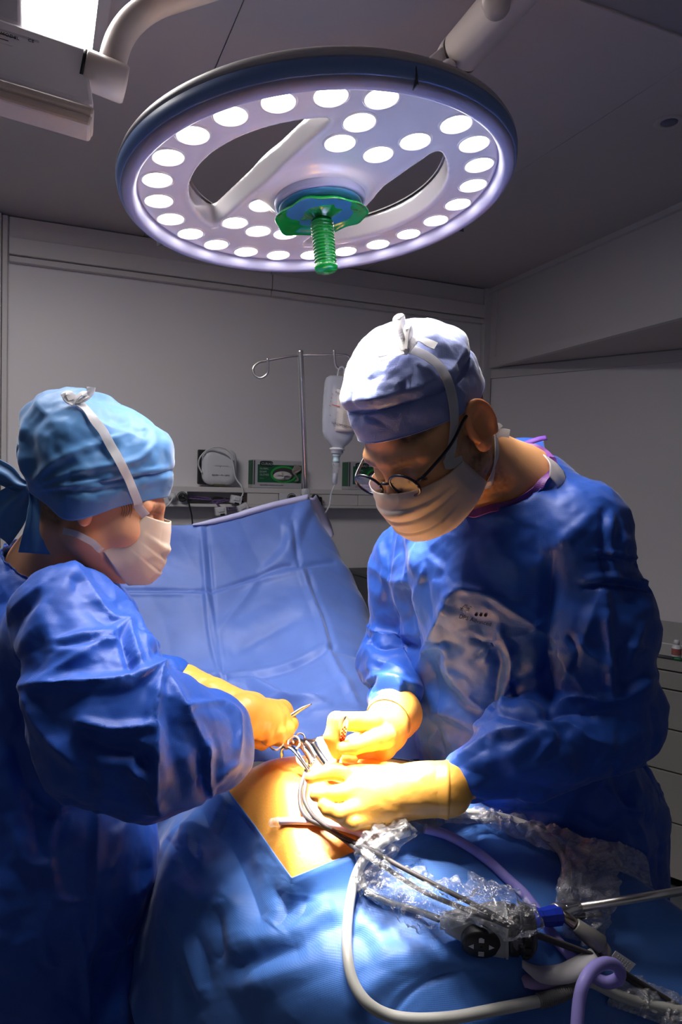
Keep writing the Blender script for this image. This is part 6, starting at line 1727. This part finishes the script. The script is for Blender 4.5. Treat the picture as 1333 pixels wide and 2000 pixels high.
mk('rod', cyl(od(1118, 1790, .012), od(1176, 1786, .012), .0038, 16), mDSTEEL, ep)
p0, p1, p2, p3 = od(1097, 1785, .030), od(1124, 1806, .032), od(1173, 1845, .030), od(1180, 1873, .022)
mk('light_post', cyl(p0, p1, .0062, 20, .007, .0008), M('brass_steel', (.55, .45, .36), .25, metal=1), ep)
mk('post_boot', cyl(p1, p2, .0085, 24, .0125, .001), M('post_grey', (.24, .235, .225), .38, metal=.3), ep)
mk('post_elbow', tube([p2 - (p2 - p1) * .1, p2, (p2 + p3) / 2 + CR * .004, p3], [.0085, .0085, .008, .0075], 16, 20), M('elbow_grey', (.28, .26, .22), .4), ep)

# adhesive tags
tg = thing('tube_holder', 'white adhesive tube holder strip with lilac tab beside the violet loop', 'strip', od(1090, 1895))
a = np.array(lay([(1021, 1882, .022), (1036, 1893, .016), (1060, 1904, .012), (1100, 1902, .014), (1135, 1888, .02), (1168, 1870, .026)], .014))
o = mk('strip', ribbon(a, np.array([unit(CU * .8 - CF * .6)] * 6), [.008, .012, .019, .022, .024, .024], 40), mTAPE, tg, smooth=True); solidify(o, .0012)
a = np.array(lay([(1022, 1920, .006), (1034, 1917), (1060, 1922), (1110, 1917)], .007))
o = mk('lilac_tab', ribbon(a, np.array([unit(CU * .8 - CF * .6)] * 4), [.010, .016, .012, .006], 30), M('lilac_tab', (.45, .33, .60), .5), tg); solidify(o, .001)
tq = [od(1204, 1857, .016), od(1243, 1883, .014), od(1229, 1900, .012), od(1190, 1876, .014)]
n = unit(np.cross(tq[1] - tq[0], tq[3] - tq[0])); n = n if n[2] > 0 else -n
tl = thing('paper_tag', 'small white embossed tag behind the violet loop', 'tag', sum(tq) / 4)
mk('tag_plate', hexa(tq + [p - n * .0012 for p in tq]), mTAPE, tl, smooth=False)
for r in range(4):
    for c in range(6):
        u, v = .2 + c * .12, .25 + r * .17
        p = tq[0] * (1 - u) * (1 - v) + tq[1] * u * (1 - v) + tq[2] * u * v + tq[3] * (1 - u) * v
        mk('dimple', lathe(p, n, [(.0009, -.0002), (.0007, .0004), (.0001, .0005)], 8), mTAPE, tl)

# clear film bags
mFILM_BRIGHT = film_mat('clear_film_brightened', base=.26, milk=.16)  # milkier, glossier copy of the film: lamp light missing here put into the material
def film(rows_, m, n, label, seed, amp=.007, name='clear_film', mat=None):
    Cn = np.array([[od(x, y, l) for x, y, l in r] for r in rows_])
    G = net(Cn, m, n).reshape(-1, 3); F = grid_faces(m, n)
    Nn = normals_of(G, F)
    if Nn[len(Nn) // 2] @ CF > 0: F = F[:, ::-1]; Nn = -Nn
    G = G + Nn * (facet(G, .030, seed) * amp * 1.3 + facet(G, .013, seed + 3) * amp * .9 + facet(G, .006, seed + 5) * amp * .45)[:, None]
    return solo(name, (G, F), mat or mFILM, label, 'plastic film', smooth=False)
film([[(690, 1700, .010), (700, 1655, .014), (738, 1612, .020), (790, 1588, .024), (860, 1574, .026)],
      [(696, 1730, .012), (722, 1680, .022), (762, 1632, .024), (805, 1606, .024), (865, 1590, .024)],
      [(704, 1752, .010), (745, 1710, .018), (780, 1665, .020), (815, 1630, .018), (868, 1612, .012)]], 46, 90, 'clear crumpled film at left, wrapped round the cable near the glove', 3)
film([[(705, 1712, .016), (760, 1690, .020), (820, 1690, .022), (856, 1712, .022), (905, 1722, .026), (928, 1708, .034), (985, 1722, .050), (1030, 1745, .060)],
      [(712, 1740, .018), (770, 1730, .030), (830, 1738, .036), (880, 1752, .045), (930, 1750, .058), (970, 1755, .066), (1010, 1765, .070), (1046, 1780, .060)],
      [(735, 1765, .014), (790, 1770, .030), (840, 1790, .045), (890, 1790, .054), (930, 1786, .064), (970, 1792, .070), (1010, 1812, .068), (1048, 1812, .050)],
      [(760, 1785, .006), (810, 1808, .010), (850, 1828, .014), (890, 1812, .046), (930, 1808, .05), (970, 1818, .05), (1010, 1852, .03), (1046, 1842, .020)]], 70, 110, 'clear crumpled film bag wrapped round the camera head', 13)
film([[(868, 1575, .020), (930, 1580, .020), (985, 1588, .020), (1050, 1602, .018), (1100, 1622, .020), (1160, 1640, .024), (1225, 1650, .02)],
      [(868, 1592, .022), (930, 1596, .022), (985, 1606, .022), (1040, 1622, .020), (1090, 1640, .028), (1150, 1655, .03), (1262, 1672, .024)],
      [(866, 1606, .012), (930, 1608, .012), (980, 1622, .012), (1030, 1640, .012), (1085, 1660, .02), (1160, 1680, .02), (1274, 1730, .012)]], 34, 110, 'clear film strip along the far edge of the drape', 23, .006, mat=mFILM_BRIGHT)
film([[(1108, 1642, .026), (1150, 1636, .03), (1200, 1648, .03), (1220, 1690, .026)],
      [(1098, 1690, .028), (1140, 1690, .036), (1180, 1700, .034), (1212, 1712, .024)],
      [(1084, 1745, .026), (1130, 1745, .034), (1170, 1750, .03), (1208, 1765, .02)],
      [(1090, 1800, .010), (1130, 1800, .018), (1160, 1805, .018), (1192, 1808, .010)],
      [(1100, 1830, .006), (1130, 1840, .010), (1160, 1848, .010), (1185, 1850, .006)]], 80, 44, 'clear crumpled film falling beside the endoscope shaft', 33, .008, mat=mFILM_BRIGHT)
film([[(1215, 1905, .008), (1260, 1910, .01), (1345, 1950, .008)], [(1200, 1935, .012), (1260, 1945, .016), (1345, 1985, .012)], [(1190, 1965, .006), (1250, 1985, .008), (1345, 2020, .006)]], 30, 44, 'clear film in the lower right corner', 43, .006, mat=mFILM_BRIGHT)

# ------------------------------------------------------------------ instruments at the wound
mINST = M('instrument_steel', (.5, .49, .48), .16, metal=1)
def bar(pts, w, t, n, name, lab, cat='instrument', mat=None, seg=40, group=None):
    P = np.array([pix(*p) for p in pts])
    V, F = ribbon(P, np.array([unit(n)] * len(P)), w, seg)
    o = solo(name, (V, F), mat or mINST, lab, cat, group, smooth=True); solidify(o, t)
    return o
bar([(552, 1478, 1.12), (551, 1466, 1.115), (560, 1459, 1.11), (572, 1462, 1.105), (588, 1481, 1.095), (606, 1506, 1.085)], .0095, .0016, -CF * .5 + CR * .7 + CU * .5, 'hook_retractor', 'steel hook retractor with a bent end at the left rim of the wound')
bar([(612, 1450, 1.11), (626, 1472, 1.10), (646, 1500, 1.085)], .0105, .002, -CF * .8 + CR * .5, 'flat_retractor', 'flat straight steel retractor blade beside the forceps')
bar([(570, 1447, 1.16), (588, 1452, 1.14), (602, 1468, 1.12), (612, 1490, 1.10)], .014, .0016, -CF * .7 + CU * .6, 'wide_retractor', 'broad curved steel retractor behind the hook')
bar([(596, 1450, 1.13), (606, 1462, 1.12), (616, 1482, 1.105)], .008, .0022, -CF * .8 - CR * .3 + CU * .3, 'narrow_retractor', 'narrow dark steel retractor between the broad and the straight one', mat=mDSTEEL)
def ring_(c, n, r, t):
    x, y, a = basis(n); th = np.linspace(0, 2 * np.pi, 30)
    return tube(np.array([c + x * r * math.cos(q) + y * r * 1.25 * math.sin(q) for q in th]), t, 8, spline=False)
nh_ = thing('needle_holder', 'steel needle holder held in the nurse fist, tip pointing up right', 'instrument', pix(540, 1448, 1.13))
r0 = pix(540, 1449, 1.125); r1_ = pix(574, 1451, 1.13)
mk('finger_ring', ring_(r0, -CF + CU * 1.0, .0105, .0018), mSTEEL, nh_)
mk('finger_ring', ring_(r1_, -CF + CU * 1.2, .0095, .0018), mSTEEL, nh_)
mk('shank', tube([r0 + CR * .012, pix(552, 1430, 1.14), pix(570, 1398, 1.165)], [.0016, .0022, .0026], 10, 20), mSTEEL, nh_)
mk('shank', tube([r1_ - CU * .0, pix(566, 1436, 1.15), pix(572, 1400, 1.165)], [.0016, .0022, .0026], 10, 20), mSTEEL, nh_)
mk('jaws', tube([pix(566, 1400, 1.163), pix(590, 1384, 1.172), pix(609, 1375, 1.18)], [.0042, .0032, .0010], 10, 20), mDSTEEL, nh_)
cl_ = thing('clamp', 'small ringed steel clamp lying behind the hook retractor', 'instrument', pix(600, 1448, 1.15))
mk('finger_ring', ring_(pix(586, 1443, 1.17), -CF + CU * 1.3, .0085, .0016), mDSTEEL, cl_)
mk('shank', tube([pix(594, 1444, 1.165), pix(612, 1446, 1.15), pix(634, 1436, 1.14)], [.0018, .0024, .0016], 8, 20), mDSTEEL, cl_)
mk('shank', tube([pix(592, 1450, 1.16), pix(612, 1452, 1.145), pix(632, 1444, 1.135)], [.0018, .0024, .0016], 8, 20), mDSTEEL, cl_)
fo = thing('forceps', 'steel forceps with red chequered grip between thumb and forefinger', 'forceps', pix(660, 1500, 1.06))
fa, fb = pix(677, 1398, 1.022), pix(656, 1502, 1.075)
fn = unit(-CF + CR * .3); fl0 = [fa, fa + (fb - fa) * .08, fa + (fb - fa) * .3, fa + (fb - fa) * .6, fb]
for sg in (-1, 1):
    o = mk('leaf', ribbon(np.array([p + fn * .0016 * sg * (1 if i else .2) for i, p in enumerate(fl0)]), np.array([fn] * 5), [.002, .0085, .0092, .0072, .005], 40), mSTEEL, fo); solidify(o, .0012)
fx = unit(np.cross(fn, fb - fa)); fd = unit(fb - fa)
for r in range(9):
    for c in range(3):
        if (r + c) % 2 == 0: continue
        p = fa + (fb - fa) * (.20 + r * .032) + fx * (c - 1) * .0026 + fn * .0030
        mk('grip_square', frame_box(p, fx, fd, fn, (.0024, .0032, .0004)), bpy.data.materials['red_print'], fo, smooth=False)
for r in range(6):
    p = fa + (fb - fa) * (.80 + r * .025) + fn * .0028
    mk('serration', frame_box(p, fx, fd, fn, (.0052, .0008, .0006)), mDSTEEL, fo, smooth=False)
# gauze pads in the wound
def pad_(pts, lab, seed):
    C_ = np.array([[pix(*p) for p in r] for r in pts]); G = net(C_, 30, 30).reshape(-1, 3); F = grid_faces(30, 30)
    Nn = normals_of(G, F)
    if Nn[450] @ CF > 0: F = F[:, ::-1]; Nn = -Nn
    G = G + Nn * (facet(G, .018, seed) * .004)[:, None]
    o = solo('gauze_pad', (G, F), mGAUZE, lab, 'gauze'); solidify(o, .003); return o
pad_([[(622, 1442, 1.13), (640, 1438, 1.12), (655, 1448, 1.115)], [(612, 1470, 1.115), (634, 1470, 1.105), (656, 1476, 1.10)], [(608, 1503, 1.10), (634, 1506, 1.09), (658, 1506, 1.085)]], 'white folded gauze behind the straight retractor', 5)
pad_([[(574, 1470, 1.12), (582, 1474, 1.115), (590, 1480, 1.11)], [(580, 1486, 1.112), (590, 1490, 1.105), (600, 1496, 1.10)], [(586, 1496, 1.105), (596, 1502, 1.10), (604, 1508, 1.095)]], 'small white gauze under the hook retractor', 9)
